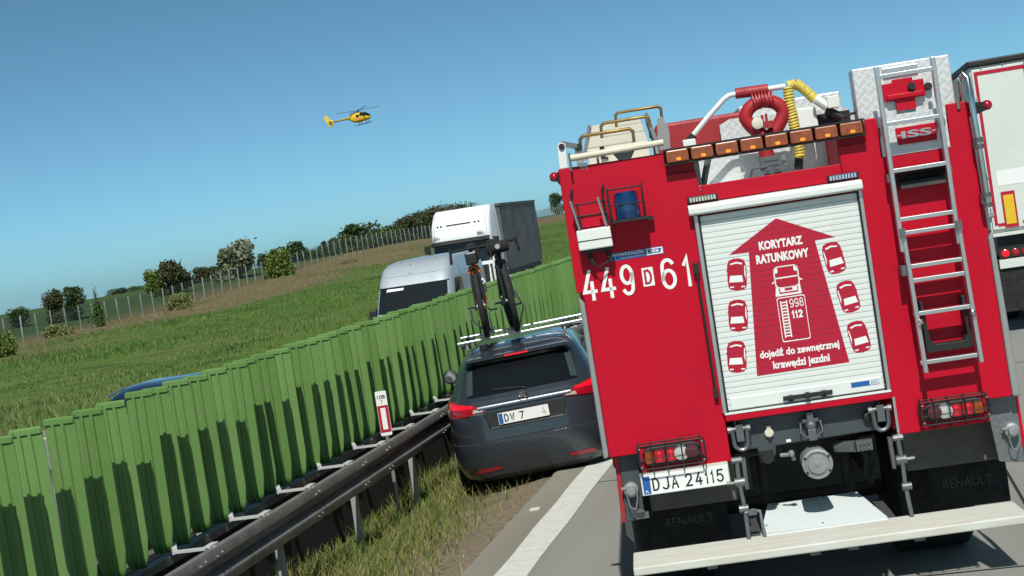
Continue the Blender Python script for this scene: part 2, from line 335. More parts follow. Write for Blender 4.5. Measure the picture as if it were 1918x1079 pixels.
c_ = mixc(c_, vergec, mrange(sep.outputs[0], -7.2, -7.0))
l.new(c_, b.inputs['Base Color'])
bn = n.new('ShaderNodeBump'); bn.inputs['Strength'].default_value = .7; bn.inputs['Distance'].default_value = .06; l.new(n4.outputs[0], bn.inputs['Height']); l.new(bn.outputs[0], b.inputs['Normal'])
g = mb.build('ground', gm, kind='structure', smooth=60)

def road_mat(name, c, c2):
    m = bpy.data.materials.new(name); m.use_nodes = True; nn = m.node_tree.nodes; ll = m.node_tree.links; bb = nn['Principled BSDF']
    tc = nn.new('ShaderNodeTexCoord'); mp = nn.new('ShaderNodeMapping'); mp.inputs['Scale'].default_value = (1.6, .12, 1); ll.new(tc.outputs['Object'], mp.inputs[0])
    t = nn.new('ShaderNodeTexNoise'); t.inputs['Scale'].default_value = 1.1; t.inputs['Detail'].default_value = 8; ll.new(mp.outputs[0], t.inputs[0])
    t2 = nn.new('ShaderNodeTexNoise'); t2.inputs['Scale'].default_value = 90; t2.inputs['Detail'].default_value = 3; ll.new(tc.outputs['Object'], t2.inputs[0])
    mx = nn.new('ShaderNodeMix'); mx.data_type = 'RGBA'; mx.inputs[6].default_value = c+(1,); mx.inputs[7].default_value = c2+(1,)
    mr = nn.new('ShaderNodeMapRange'); mr.inputs[1].default_value = .3; mr.inputs[2].default_value = .7; ll.new(t.outputs[0], mr.inputs[0]); ll.new(mr.outputs[0], mx.inputs[0])
    m2 = nn.new('ShaderNodeMix'); m2.data_type = 'RGBA'; m2.blend_type = 'MULTIPLY'; m2.inputs[0].default_value = .5; ll.new(mx.outputs[2], m2.inputs[6])
    r2 = nn.new('ShaderNodeMapRange'); r2.inputs[1].default_value = .3; r2.inputs[2].default_value = .7; r2.inputs[3].default_value = .65; r2.inputs[4].default_value = 1.25; ll.new(t2.outputs[0], r2.inputs[0]); ll.new(r2.outputs[0], m2.inputs[7])
    ll.new(m2.outputs[2], bb.inputs['Base Color']); bb.inputs['Roughness'].default_value = .8; bb.inputs['Specular IOR Level'].default_value = .3
    bn = nn.new('ShaderNodeBump'); bn.inputs['Strength'].default_value = .3; bn.inputs['Distance'].default_value = .004; ll.new(t2.outputs[0], bn.inputs['Height']); ll.new(bn.outputs[0], bb.inputs['Normal'])
    return m
concrete = road_mat('grooved_concrete', (.27, .265, .245), (.22, .218, .205))
edgestrip = road_mat('dusty_edge_concrete', (.26, .245, .205), (.20, .19, .16))
def slab(name, m, x0, x1, y0, y1, z, t=.05):
    return MB().box((x0, y0, z-t), (x1, y1, z)).build(name, m, kind='structure')
road = slab('road', concrete, -2.97, 9.2, -60, 1600, 0)
# ragged edge strip outside the white line
mb = MB(); top = []; N = 400
for i in range(N):
    y = 6+i*.12; top.append((-3.285-.018*random.random(), y))
poly = [(x, y) for x, y in top]+[(-2.97, 54), (-2.97, 6)]
k = len(poly); mb.add([(x, y, 0) for x, y in poly]+[(x, y, -.06) for x, y in poly], [tuple(range(k))[::-1], tuple(range(k, 2*k))]+[(i, (i+1) % k, (i+1) % k+k, i+k) for i in range(k)])
mb.build('road_shoulder', edgestrip, kind='structure')
slab('road_shoulder', edgestrip, -3.28, -2.97, 54, 1600, 0); slab('road_shoulder', edgestrip, -3.28, -2.97, -60, 6, 0)
mb = MB(); 
mb.grid([[(-2.985+.006*math.sin(y*3.1), y, .004), (-2.70+.006*math.sin(y*2.3+1), y, .004)] for y in np.concatenate([np.arange(-20, 60, .4), np.linspace(60, 1500, 40)])])
o = mb.build('road_marking', 'marking', kind='structure')
for x in (1.25, 5.0):
    mb = MB()
    for yy in np.arange(-14.5, 900, 12): mb.add([(x-.06, yy, .004), (x+.06, yy, .004), (x+.06, yy+4, .004), (x-.06, yy+4, .004)], [(0, 1, 2, 3)])
    mb.build('road_marking', 'marking', kind='structure')
mb = MB(); 
for yy in np.arange(-14.4, 120, 5): mb.box((-2.97, yy-.012, -.02), (9.2, yy+.012, .0025))
for x in (1.05, 4.8): mb.box((x-.012, -20, -.02), (x+.012, 400, .0032))
mb.build('joint', 'black', road, kind='stuff')
slab('opposite_road', road_mat('old_concrete', (.24, .235, .22), (.19, .19, .18)), -17.4, -6.95, -60, 1600, -.25)
mb = MB()
for x in (-7.5, -16.4): mb.add([(x-.1, -20, -.246), (x+.1, -20, -.246), (x+.1, 900, -.246), (x-.1, 900, -.246)], [(0, 1, 2, 3)])
mb.build('road_marking', 'marking', kind='structure')
stud = MB().prism(rrect(-.05, 0, .05, .02, .009), -.045, .045).build('road_stud', 'worn_white', None, bevel=.004)
stud.location = (-3.135, 14.5, .0); tag(stud, 'small white reflective stud on the road edge beside the white line', 'road stud')

# ---- grass as uncountable blades
def blades(name, X, Y, Zg, H, W, m, lean=.35, parent=None):
    N = len(X); a = rng.uniform(0, 2*PI, N); la = rng.uniform(0, 2*PI, N); ln = rng.uniform(0, lean, N)*H
    dx, dy = np.cos(a)*W/2, np.sin(a)*W/2; lx, ly = np.cos(la)*ln, np.sin(la)*ln
    V = np.empty((N, 5, 3))
    V[:, 0] = np.stack([X-dx, Y-dy, Zg-.02], -1); V[:, 1] = np.stack([X+dx, Y+dy, Zg-.02], -1)
    V[:, 2] = np.stack([X+dx*.8+lx*.35, Y+dy*.8+ly*.35, Zg+H*.55], -1); V[:, 3] = np.stack([X-dx*.8+lx*.35, Y-dy*.8+ly*.35, Zg+H*.55], -1)
    V[:, 4] = np.stack([X+lx, Y+ly, Zg+H], -1)
    i = np.arange(N)*5
    quads = np.stack([i, i+1, i+2, i+3], -1); tris = np.stack([i+3, i+2, i+4], -1)
    me = bpy.data.meshes.new(name); me.vertices.add(N*5); me.vertices.foreach_set('co', V.ravel())
    loops = np.concatenate([quads.ravel(), tris.ravel()]); me.loops.add(len(loops)); me.loops.foreach_set('vertex_index', loops)
    st = np.concatenate([np.arange(N)*4, N*4+np.arange(N)*3]); tot = np.concatenate([np.full(N, 4), np.full(N, 3)])
    me.polygons.add(2*N); me.polygons.foreach_set('loop_start', st); me.polygons.foreach_set('loop_total', tot); me.update(calc_edges=True)
    at = me.attributes.new('rnd', 'FLOAT', 'POINT'); at.data.foreach_set('value', np.repeat(rng.uniform(0, 1, N), 5))
    me.materials.append(m); o = bpy.data.objects.new(name, me); col.objects.link(o); o['kind'] = 'stuff'; o.parent = parent
    return o
def nfield(X, Y, s, seed):
    r = np.random.default_rng(seed); z = np.zeros_like(X)
    for i in range(5):
        k = s*1.9**i; a = r.uniform(0, 2*PI); z += np.sin(X*k*math.cos(a)+Y*k*math.sin(a)+r.uniform(0, 6))/1.5**i*np.sin(X*k*math.sin(a)*.8-Y*k*math.cos(a)*.8+r.uniform(0, 6))
    return z
lm_green = leaf_mat('verge_grass', (.085, .15, .025), (.20, .22, .06))
lm_dry = leaf_mat('dry_verge_grass', (.30, .25, .12), (.20, .15, .075))
N = 110000; X = rng.uniform(-6.9, -3.33, N); Y = 8.5+rng.uniform(0, 1, N)**1.5*34; q = nfield(X, Y, 1.2, 3)
dens = np.clip((-3.55-X)*1.15+.25*q, .04, 1)*np.clip(.75+.35*q, .15, 1); keep = rng.uniform(0, 1, N) < dens; keep &= ~((X > -4.35) & (Y > 16.0) & (Y < 21.5) & (rng.uniform(0,1,N) < .75))
X, Y, q = X[keep], Y[keep], q[keep]
isdry = rng.uniform(0, 1, len(X)) < np.clip(.22+.5*np.clip(X+4.2, 0, 1)+.2*q, .05, .9)
hh = rng.uniform(.03, .13, len(X))*(1+1.1*np.clip((-4.2-X), 0, .6))*np.clip(1+.35*q, .5, 1.6)
g1 = blades('verge_grass', X[~isdry], Y[~isdry], hgt(X[~isdry], Y[~isdry]), hh[~isdry], rng.uniform(.005, .011, (~isdry).sum()), lm_green, 1.1)
g2 = blades('dry_verge_grass', X[isdry], Y[isdry], hgt(X[isdry], Y[isdry]), hh[isdry]*.75, rng.uniform(.005, .010, isdry.sum()), lm_dry, 1.4)
for o_, lb in ((g1, 'green grass growing on the verge under the guardrail'), (g2, 'dry straw coloured grass on the verge beside the road edge')): tag(o_, lb, 'grass')
PT = [(.10, .50, .68, (.135, .15, .055)), (.3, .54, .66, (.045, .085, .022)), (.55, .56, .7, (.15, .21, .05))]
lm_bank = leaf_mat('meadow_grass', (.07, .15, .028), (.11, .19, .042), patch=PT); lm_bankd = leaf_mat('dry_meadow_grass', (.26, .205, .115), (.16, .135, .07), patch=[(.13, .5, .62, (.14, .14, .06)), (.35, .55, .65, (.27, .23, .15))])
N = 300000; X = -17.8-50*rng.uniform(0, 1, N)**.8; Y = 26+rng.uniform(0, 1, N)**1.3*230; q = nfield(X, Y, .16, 5)
ang = -X/Y; keep = (ang < .62) & (ang > .14); X, Y, q = X[keep], Y[keep], q[keep]
isdry = (X+q*4+rng.normal(0, 2.5, len(X)) < -51); hh = np.clip(.13+.11*q, .03, .40)*rng.uniform(.4, 1.4, len(X))
m1 = blades('meadow_grass', X[~isdry], Y[~isdry], hgt(X[~isdry], Y[~isdry]), hh[~isdry], rng.uniform(.012, .038, (~isdry).sum()), lm_bank, 1.3)
m2 = blades('dry_meadow_grass', X[isdry], Y[isdry], hgt(X[isdry], Y[isdry]), hh[isdry]*.9, rng.uniform(.012, .035, isdry.sum()), lm_bankd, 1.3)
for o_, lb in ((m1, 'tall green meadow grass on the bank beyond the opposite road'), (m2, 'brown dry grass strip in front of the wire fence')): tag(o_, lb, 'grass')

# ---- bushes
LEAF = {'green': leaf_mat('bush_green', (.035, .075, .014), (.085, .14, .03)), 'dark': leaf_mat('bush_dark', (.025, .05, .014), (.055, .085, .026)),
        'brown': leaf_mat('bush_brown', (.075, .06, .035), (.06, .085, .026)), 'yellow': leaf_mat('bush_yellow', (.20, .21, .075), (.11, .15, .04)),
        'blossom': leaf_mat('bush_blossom', (.055, .085, .03), (.26, .25, .17)), 'lime': leaf_mat('bush_lime', (.08, .13, .022), (.14, .18, .04))}
def bush(px, py, w, h, X, kind, label, name='bush', n_=3600, tall=False, group=None):
    C = onX(px, py, X); d = (C-EYE)@FW; rw = w/2*d/FPX; rh = h/2*d/FPX; gz = float(hgt(C[0], C[1])); base = min(gz, C[2]-rh*.9); zc = C[2]
    th = thing(name, label, name.replace('_', ' '), (C[0], C[1], base), group=group); cz = zc-base
    pts = []; r = np.random.default_rng(int(px*7+py)); nc = 12
    cl = []
    for i in range(nc):
        a = r.uniform(0, 2*PI); e = r.uniform(-.75, .8); rad = math.sqrt(max(.05, 1-e*e))*.62*(1-.35*max(e, 0) if not tall else .6-.5*e)
        cl.append((rad*math.cos(a)*rw, rad*math.sin(a)*rw, cz+e*rh*.72, r.uniform(.30, .62)))
    cl += [(0, 0, cz, .72), (0, 0, cz-.3*rh, .7)]
    nl = max(6, int((cz-rh)/max(rh, .1)*10)) if cz-rh > -.2*rh else 4
    cl += [(r.uniform(-.6, .6)*rw, r.uniform(-.6, .6)*rw, max(.1, (cz-.4*rh)*r.uniform(.05, 1)), .5) for _ in range(nl)]
    P = []; 
    for j in range(n_):
        c = cl[r.integers(len(cl))]; q = r.normal(size=3); q /= np.linalg.norm(q); q *= r.uniform(.35, 1)**.45*c[3]*(1+.35*abs(r.normal()) if r.random() < .16 else 1)
        P.append((c[0]+q[0]*rw, c[1]+q[1]*rw, max(.02, c[2]+q[2]*rh)))
    P = np.array(P); s = max(.06, min(rw, rh)*.13)*r.uniform(.5, 1.3, n_)
    A = r.normal(size=(n_, 3)); A /= np.linalg.norm(A, axis=1)[:, None]; B = np.cross(A, r.normal(size=(n_, 3))); B /= np.linalg.norm(B, axis=1)[:, None]
    V = np.stack([P-A*s[:, None], P-B*s[:, None]*.55, P+A*s[:, None], P+B*s[:, None]*.55], 1).reshape(-1, 3)
    me = bpy.data.meshes.new('crown'); me.from_pydata(V.tolist(), [], [(4*i, 4*i+1, 4*i+2, 4*i+3) for i in range(n_)])
    at = me.attributes.new('rnd', 'FLOAT', 'POINT'); at.data.foreach_set('value', np.repeat(np.clip(r.normal(.45, .28, n_), 0, 1), 4)); me.materials.append(LEAF[kind])
    o = bpy.data.objects.new('crown', me); col.objects.link(o); o.parent = th
    mb = MB(); mb.tube([(0, 0, -.25), (.02, 0, cz*.5), (0, .02, cz)], [rw*.07+.03, rw*.05+.02, .02], 6)
    for c in cl[:5]: mb.tube([(0, 0, cz*.3), (c[0]*.5, c[1]*.5, (cz*.3+c[2])/2), (c[0], c[1], c[2])], [.03+rw*.02, .025, .012], 5)
    mb.build('trunk', 'bark', th, smooth=50)
    return th
bush(34, 588, 44, 28, -84, 'dark', 'low dark hedge bush furthest down the wire fence')
bush(100, 562, 40, 40, -80, 'brown', 'dark brownish bush beside a glossy green one behind the wire fence')
bush(136, 556, 44, 40, -78, 'dark', 'dark green bush beside a brownish one behind the wire fence')
bush(178, 548, 12, 34, -76, 'green', 'thin bare-topped sapling behind the wire fence', 'sapling', 260, True)
bush(222, 549, 46, 20, -115, 'dark', 'low distant hedge bush on the field edge, darker one')
bush(256, 543, 44, 18, -116, 'green', 'low distant hedge bush on the field edge, lighter green one')
bush(286, 526, 36, 40, -80, 'lime', 'small light green bush touching a large brown bush')
bush(322, 512, 66, 58, -78, 'brown', 'large brown and green bush behind the wire fence', n_=4000)
bush(376, 511, 36, 26, -84, 'brown', 'small brownish bush between the large brown bush and the blossoming tree')
bush(402, 508, 30, 20, -86, 'dark', 'low dark bush at the foot of the blossoming tree')
bush(443, 477, 76, 68, -76, 'blossom', 'round pale blossoming hawthorn tree behind the wire fence', 'hawthorn_tree', 4500)
bush(494, 487, 26, 24, -80, 'dark', 'small dark bush next to the blossoming tree')
bush(523, 490, 58, 54, -66, 'lime', 'yellowish green bush growing through the wire fence', n_=3600)
bush(554, 469, 46, 36, -84, 'dark', 'dark leafy bush behind the yellowish green bush')
bush(606, 466, 22, 30, -88, 'dark', 'narrow dark bush at the end of the dense thicket')
bush(652, 463, 54, 44, -74, 'green', 'green bush at the near foot of the dense thicket')
bush(676, 443, 84, 56, -80, 'dark', 'dark wide bush at the top of the dense thicket', n_=4000)
bush(712, 449, 66, 46, -73, 'green', 'fresh green bush at the front of the dense thicket', n_=3600)
bush(762, 424, 60, 40, -82, 'brown', 'brownish hedge bush on the ridge beside the dense thicket')
bush(810, 407, 74, 38, -84, 'brown', 'brownish hedge bush on the ridge behind the white truck cab')
bush(868, 398, 60, 34, -90, 'dark', 'dark hedge bush on the ridge hidden behind the white truck cab')
bush(590, 476, 34, 22, -86, 'green', 'low light green bush between two darker bushes on the ridge')
bush(632, 462, 40, 38, -82, 'brown', 'brownish green bush at the left foot of the dense thicket')
bush(690, 462, 60, 34, -71, 'dark', 'low dark undergrowth bush in front of the dense thicket')
bush(738, 438, 52, 44, -79, 'dark', 'dark bush joining the dense thicket to the ridge hedge', n_=3200)
bush(786, 418, 56, 40, -86, 'dark', 'dark hedge bush between the two brownish ridge bushes', n_=3200)
bush(840, 400, 60, 36, -88, 'brown', 'brownish hedge bush above the white truck cab')
bush(1040, 370, 30, 20, -90, 'dark', 'dark bush on the ridge beside the red fire engine')
bush(183, 588, 34, 46, -65, 'green', 'upright green shrub in front of the wire fence', 'shrub', 1200, True)
bush(107, 622, 54, 32, -64, 'yellow', 'pale yellow shrub low in front of the wire fence', 'shrub')
bush(336, 567, 56, 34, -64, 'yellow', 'yellow flowering shrub beside a small green sprout at the wire fence', 'shrub')
bush(342, 552, 20, 20, -65.5, 'green', 'small green sprout above the yellow flowering shrub', 'shrub', 500)
bush(6, 650, 54, 56, -50, 'lime', 'bushy green shrub on the meadow away from the wire fence', 'shrub', 1600)
bush(655, 492, 40, 14, -60, 'brown', 'low brown scrub below the dense thicket', 'shrub', 700)

# ---- wire game fence along the field
gf = thing('wire_fence', 'long wire mesh game fence with pale posts along the field', 'fence', (-67.5, 100, 0))
pm = MB().box((-.05, -.05, -.4), (.05, .05, 2.2)).build('fence_post', 'post', gf); first = True
mesh = MB(); prevp = None
for i, yy in enumerate(np.arange(96, 400, 2.65)):
    z = float(hgt(-67.5, yy)); loc = (0, yy-100, z)
    if first: pm.location = loc; first = False
    else: share(pm, 'fence_post', gf, loc, (R(random.uniform(-2, 2)), R(random.uniform(-2, 2)), 0))
    if prevp:
        y0, z0 = prevp
        for k in range(11):
            hk = .1+2.05*k/10; mesh.add([(.055, y0-100, z0+hk), (.055, yy-100, z+hk), (.055, yy-100, z+hk+.024), (.055, y0-100, z0+hk+.024)], [(0, 1, 2, 3)])
        for k in range(12):
            t = k/12; ya = y0+(yy-y0)*t-100; za = z0+(z-z0)*t; mesh.add([(.06, ya, za+.08), (.06, ya+.055, za+.08), (.06, ya+.055, za+2.16), (.06, ya, za+2.16)], [(0, 1, 2, 3)])
    prevp = (yy, z)
mesh.build('wire_mesh', 'wire', gf, kind='stuff')

# ---- guardrail and green anti-glare screen on the median
gr = thing('guardrail', 'weathered steel guardrail with posts on the grass verge', 'guardrail', (-4.72, 0, 0))
W = [(-.05, .685), (-.012, .68), (0, .655), (0, .605), (-.03, .58), (-.082, .558), (-.082, .512), (-.03, .49), (0, .465), (0, .415), (-.012, .392), (-.05, .385)]
prof = W+[(x-.006, z) for x, z in W[::-1]]
rail = MB(); L0 = 4.0; nn = len(prof)
rail.add([(x, 0, z) for x, z in prof]+[(x, L0+.02, z) for x, z in prof], [(i, i+nn, (i+1) % nn+nn, (i+1) % nn) for i in range(nn)]+[tuple(range(nn)), tuple(range(2*nn-1, nn-1, -1))])
ro = rail.build('rail', 'galvd', gr, smooth=35); post = MB().box((-.17, -.03, -.5), (-.11, .03, .62)).build('post', 'postgrey', gr, bevel=.004)
spm = MB(); spm.prismx([(-.02, .665), (.02, .665), (.02, .685), (-.02, .685)], -.36, -.03); spm.prismx([(-.06, .685), (.10, .685), (.10, .70), (-.06, .70)], -.10, -.045); spm.add([(-.36, -.03, .66), (-.42, .12, .69), (-.40, .15, .69), (-.33, 0, .66), (-.36, -.03, .70), (-.42, .12, .72), (-.40, .15, .72), (-.33, 0, .70)], [(0, 1, 2, 3), (7, 6, 5, 4), (0, 4, 5, 1), (1, 5, 6, 2), (2, 6, 7, 3), (3, 7, 4, 0)])
spo = spm.build('spacer_bracket', mat('bright_zinc', (.58, .59, .58), .5, .2, var=.15), gr)
bo = MB()
for zz in (.63, .44): 
    for k in (-.07, .03): bo.lathe((.0, k, zz+k*.1), (1, 0, 0), [(0, .010), (.008, .010), (.012, .005)], 8)
bo = bo.build('bolt_row', 'bolt', gr)
c = 0
for i in range(16):
    o = ro if i == 0 else share(ro, 'rail', gr); o.location = (.0015*(i % 2), 2.4+i*L0, 0)
    b_ = bo if i == 0 else share(bo, 'bolt_row', gr); b_.location = (.002, 2.4+i*L0+.15, 0)
for i in range(28):
    o = post if i == 0 else share(post, 'post', gr); o.location = (0, 6.05+i*2.11, 0)
for i in range(46):
    o = spo if i == 0 else share(spo, 'spacer_bracket', gr); o.location = (0, 6.35+i*1.13, 0)
    if i % 2 == 0: b_ = share(bo, 'bolt_row', gr, (.002, 6.35+i*1.13, 0))
gb = thing('guardrail', 'steel guardrail behind the green anti-glare screen', 'guardrail', (-5.66, 0, 0))
for i in range(16):
    o = share(ro, 'rail', gb, (0, 2.4+i*L0+L0, 0), (0, 0, PI))
for i in range(28): share(post, 'post', gb, (0, 6.05+i*2.11, 0), (0, 0, PI))
af = thing('anti_glare_screen', 'green plastic anti-glare screen of upright blades on the median', 'fence', (-5.19, 0, 0))
MB().box((-.05, 2, .575), (.05, 60, .635)).build('mounting_beam', 'galvd', af); MB().box((-.02, 2, -.2), (.02, 60, .5745)).build('dark_gap_board', 'rubber', af)  # dark board added so the gap below the blades reads black
bp_ = MB().box((-.06, -.03, -.4), (-.021, .03, .574)).build('beam_post', 'galv', af); bp_.location = (0, 4.2, 0)
for i in range(1, 24): share(bp_, 'beam_post', af, (0, 4.2+i*2.31, 0))
# one blade: ribbed face toward -Y, rounded shoulders, folded edges
bl = MB(); hw = .112; zt, zb = 1.87, .66
prof = [(-hw, .035), (-hw+.008, .004), (-hw+.022, 0), (-.060, 0), (-.053, -.014), (-.041, -.014), (-.034, 0), (.010, 0), (.017, -.014), (.029, -.014), (.036, 0), (hw-.026, 0), (hw-.012, -.004), (hw, -.004)]
rows = []
for z, sc_, dy in ((zb, .55, .02), (zb+.08, .8, .01), (zb+.22, 1, 0), (zt-.10, 1, 0), (zt-.035, .985, .0)):
    rows.append([(x*sc_, y+dy, z) for x, y in prof])
rows.append([(x*.97, min(y, 0)*0-.012, zt-.034) for x, y in prof]); rows.append([(x*.95, -.012, zt-.008) for x, y in prof]); rows.append([(x*.9, .004, zt) for x, y in prof]); rows.append([(x*.9, .035, zt-.004) for x, y in prof])
bl.grid([r_[::-1] for r_ in rows])
bo_ = bl.build('blade', 'green', af, smooth=38); sd = bo_.modifiers.new('thick', 'SOLIDIFY'); sd.thickness = .006; sd.offset = -1
for i in range(-14, 128):
    yy = 8.15+i*.385+(.03 if 5 <= i < 40 else 0); rot = (R(random.gauss(0, .5)), R(random.gauss(0, .55)), R(4+random.gauss(0, 1.6))); loc = (random.gauss(0, .004), yy, random.gauss(-.004, .006)-.0022*max(0, yy-11))
    if i == -14: bo_.location = loc; bo_.rotation_euler = rot
    else: share(bo_, 'blade', af, loc, rot)
# ---- kilometre marker
km = thing('kilometre_marker', 'white and red kilometre marker plate standing behind the guardrail', 'road marker', (-4.86, 15.86, 0), (0, 0, R(14)))
MB().cyl((0, .02, -.4), (0, .02, .95), .022, 10).build('pole', 'galv', km, smooth=50)
MB().prism(rrect(-.058, .70, .058, 1.165, .014), -.004, .010).build('marker_plate', 'print_white', km)
MB().sheet(rrect(-.055, .735, .055, 1.015, .004), -.006).build('red_band', 'print_red', km); MB().sheet(rrect(-.026, .765, .026, .99, .003), -.008).build('white_bar', 'print_white', km)
mb = MB(); lettering(mb, '108', -.040, .040, 1.085, 1.125, -.007, .01); lettering(mb, '7', -.008, .008, 1.035, 1.07, -.007, .01); mb.build('marker_number', 'print_black', km)
# ================================================================== FIRE ENGINE
ft = thing('fire_engine', 'red fire engine seen from behind with roller shutter, ladder and white rear platform', 'fire engine', (-.4, 9.8, 0), (0, 0, R(7)))
tp = plane_local((-.4, 9.8), 7)
# body core
MB().box((-1.215, .03, 1.32), (1.235, 3.4, 2.70)).build('body_core', 'red', ft, bevel=.02)
MB().box((-1.18, .25, 1.06), (-.47, 3.4, 1.315)).build('side_locker', 'red', ft, bevel=.01); MB().box((.57, .25, 1.06), (1.2, 3.4, 1.315)).build('side_locker', 'red', ft, bevel=.01)
# rear red panels
left = [(-1.23, 2.965), (-.578, 2.962), (-.578, 2.83), (-.41, 2.83), (-.40, 2.735), (-.395, 2.63), (-.49, 2.63), (-.462, 2.55), (-.455, 1.30), (-.452, 1.045), (-1.005, 1.035), (-1.012, 1.17), (-1.185, 1.17), (-1.19, 2.15), (-1.205, 2.2), (-1.232, 2.2)]
MB().prism(left, 0, .035).build('rear_panel', 'red', ft, bevel=.006)
right = [(1.118, 2.99), (1.242, 2.99), (1.262, 2.2), (1.25, 2.15), (1.262, 1.2), (1.115, 1.2), (1.112, 1.065), (.558, 1.062), (.556, 1.30), (.554, 2.55), (.556, 2.63), (.46, 2.63), (.455, 2.735), (.46, 2.84), (.62, 2.842), (.632, 2.976), (.702, 2.976), (.705, 2.735), (1.11, 2.735)]
MB().prism(right, 0, .035).build('rear_panel', 'red', ft, bevel=.006)
MB().prism([(-.393, 2.735), (.453, 2.735), (.458, 2.632), (-.393, 2.632)], .002, .034).build('header_panel', 'red', ft, bevel=.004)
MB().prism([(-.452, 1.333), (.553, 1.333), (.553, 1.292), (-.452, 1.292)], -.03, .03).build('sill_panel', 'red', ft, bevel=.006)
MB().prism([(-.452, 1.345), (.553, 1.345), (.553, 1.3335), (-.452, 1.3335)], -.034, .03).build('sill_trim', 'white', ft)
MB().prism([(-1.226, 2.18), (-1.192, 2.13), (-1.188, 1.172), (-1.222, 1.165)], -.006, .08).build('corner_trim', 'trimgrey', ft, bevel=.012)
MB().prism([(1.283, 2.21), (1.252, 2.16), (1.264, 1.197), (1.312, 1.19)], -.006, .08).build('corner_trim', 'trimgrey', ft, bevel=.012)
MB().box((.557, -.004, 1.066), (.572, .0, 1.295)).build('edge_strip', 'alu', ft)
# roof edges / sides
MB().box((-1.228, .036, 2.70), (-1.19, 3.4, 2.955)).build('roof_coaming', 'red', ft); MB().box((1.20, .036, 2.70), (1.24, 3.4, 2.975)).build('roof_coaming', 'red', ft)
MB().box((-1.189, .04, 2.702), (-.60, 3.38, 2.93)).build('roof_deck', 'tread', ft)
for s in (-1, 1):
    x = -1.2155 if s < 0 else 1.2355
    for k in range(2): MB().box((x+s*.001-.006, .35+k*1.5, 1.4), (x+s*.001+.006, 1.7+k*1.5, 2.62)).build('side_shutter', 'slat', ft, bevel=.004)
# ---- shutter
rs = MB().box((-.42, -.0075, 1.35), (.515, .028, 2.55)).build('roller_shutter', 'trimgrey', ft)
NS = 35; Z0, Z1 = 1.356, 2.548; ph = (Z1-Z0)/NS
sl_ = MB(); e = .0035
sl_.add([(-.425, -.002, .0008), (-.425, -.0115, .0016), (-.425, -.012, ph*.5), (-.425, -.0115, ph-.0012), (-.425, -.002, ph-.0008), (.52, -.002, .0008), (.52, -.0115, .0016), (.52, -.012, ph*.5), (.52, -.0115, ph-.0012), (.52, -.002, ph-.0008)],
        [(i, i+5, i+6, i+1) for i in range(4)]+[(0, 1, 2, 3, 4), (9, 8, 7, 6, 5)])
s0 = sl_.build('slat', 'slat', rs)
for i in range(NS):
    o = s0 if i == 0 else share(s0, 'slat', rs)
    o.location = (0, 0, Z0+i*ph)
MB().box((-.41, -.022, 1.357), (.51, -.0125, 1.43)).build('bottom_rail', 'slat', rs, bevel=.004)
mb = MB().box((-.092, -.05, 1.372), (.206, -.034, 1.398)); mb.box((-.06, -.036, 1.36), (-.03, -.02, 1.40)); mb.box((.14, -.036, 1.36), (.17, -.02, 1.40)); mb.lathe((.055, -.05, 1.385), (0, -1, 0), [(-.01, .022), (.012, .02), (.016, .012)], 14)
mb.build('shutter_handle', 'black', ft, bevel=.003)
for a, b_, c_ in ((-.462, -.437, 1), (.531, .5535, 1)):
    MB().box((a, -.028, 1.346), (b_, .01, 2.56)).build('shutter_guide', 'alu', ft, bevel=.004)
for a, b_ in ((-.4365, -.4255), (.5205, .5305)): MB().box((a, -.024, 1.346), (b_, .0, 2.56)).build('guide_seal', 'rubber', ft)
MB().prismx([(-.075, 2.605), (-.06, 2.622), (.0, 2.628), (.0, 2.562), (-.06, 2.562), (-.075, 2.572)], -.488, .556).build('shutter_hood', 'slat', ft, bevel=.004)
def on_slats(mb, poly, v):                 # print cut along the slat joints
    bm = bmesh.new(); vs2 = [bm.verts.new((u, v, z)) for u, z in poly]; bm.faces.new(vs2); bm.normal_update()
    bmesh.ops.triangulate(bm, faces=bm.faces[:])
    zs = [p[1] for p in poly]
    for i in range(NS+1):
        z = Z0+i*ph
        if min(zs) < z < max(zs):
            for dz in (-.0009, .0009): bmesh.ops.bisect_plane(bm, geom=bm.verts[:]+bm.edges[:]+bm.faces[:], plane_co=(0, 0, z+dz), plane_no=(0, 0, 1))
    dl = [f for f in bm.faces if min(abs(((f.calc_center_median().z-Z0) % ph)), ph-((f.calc_center_median().z-Z0) % ph)) < .0009]
    bmesh.ops.delete(bm, geom=dl, context='FACES'); bm.normal_update()
    for f in bm.faces:
        if f.normal.y > 0: f.normal_flip()
    bm.verts.index_update(); mb.add([v_.co[:] for v_ in bm.verts], [[v_.index for v_ in f.verts] for f in bm.faces]); bm.free()
mb = MB(); on_slats(mb, [(.025, 2.47), (.359, 2.305), (.236, 2.302), (.335, 1.544), (-.225, 1.54), (-.165, 2.291), (-.285, 2.293)], -.0128)
arrow = mb.build('corridor_arrow', 'print_red', rs, label='big red arrow printed on the shutter')
VW = -.0134
for s_, a, b_, c_, d_, bo_l in (('KORYTARZ', -.10, .163, 2.292, 2.345, .045), ('RATUNKOWY', -.128, .19, 2.210, 2.266, .045), ('dojedź do zewnetrznej', -.19, .29, 1.628, 1.692, .032), ('krawedzi jezdni', -.12, .222, 1.552, 1.616, .032)):
    lettering(MB(), s_, a, b_, c_, d_, VW, bo_l).build('arrow_lettering', 'print_white', arrow)
def tail(full, upto, a, b_, c_, d_):     # ogonek under an e
    T_ = text(full, .032); x = a+(text(upto, .032)[3]-T_[2])/(T_[3]-T_[2])*(b_-a); z = c_+(0-T_[4])/(T_[5]-T_[4])*(d_-c_); MB().sheet([(x-.010, z+.002), (x-.004, z+.002), (x-.007, z-.006), (x-.001, z-.008), (x-.003, z-.012), (x-.012, z-.009)], VW).build('arrow_lettering', 'print_white', arrow)
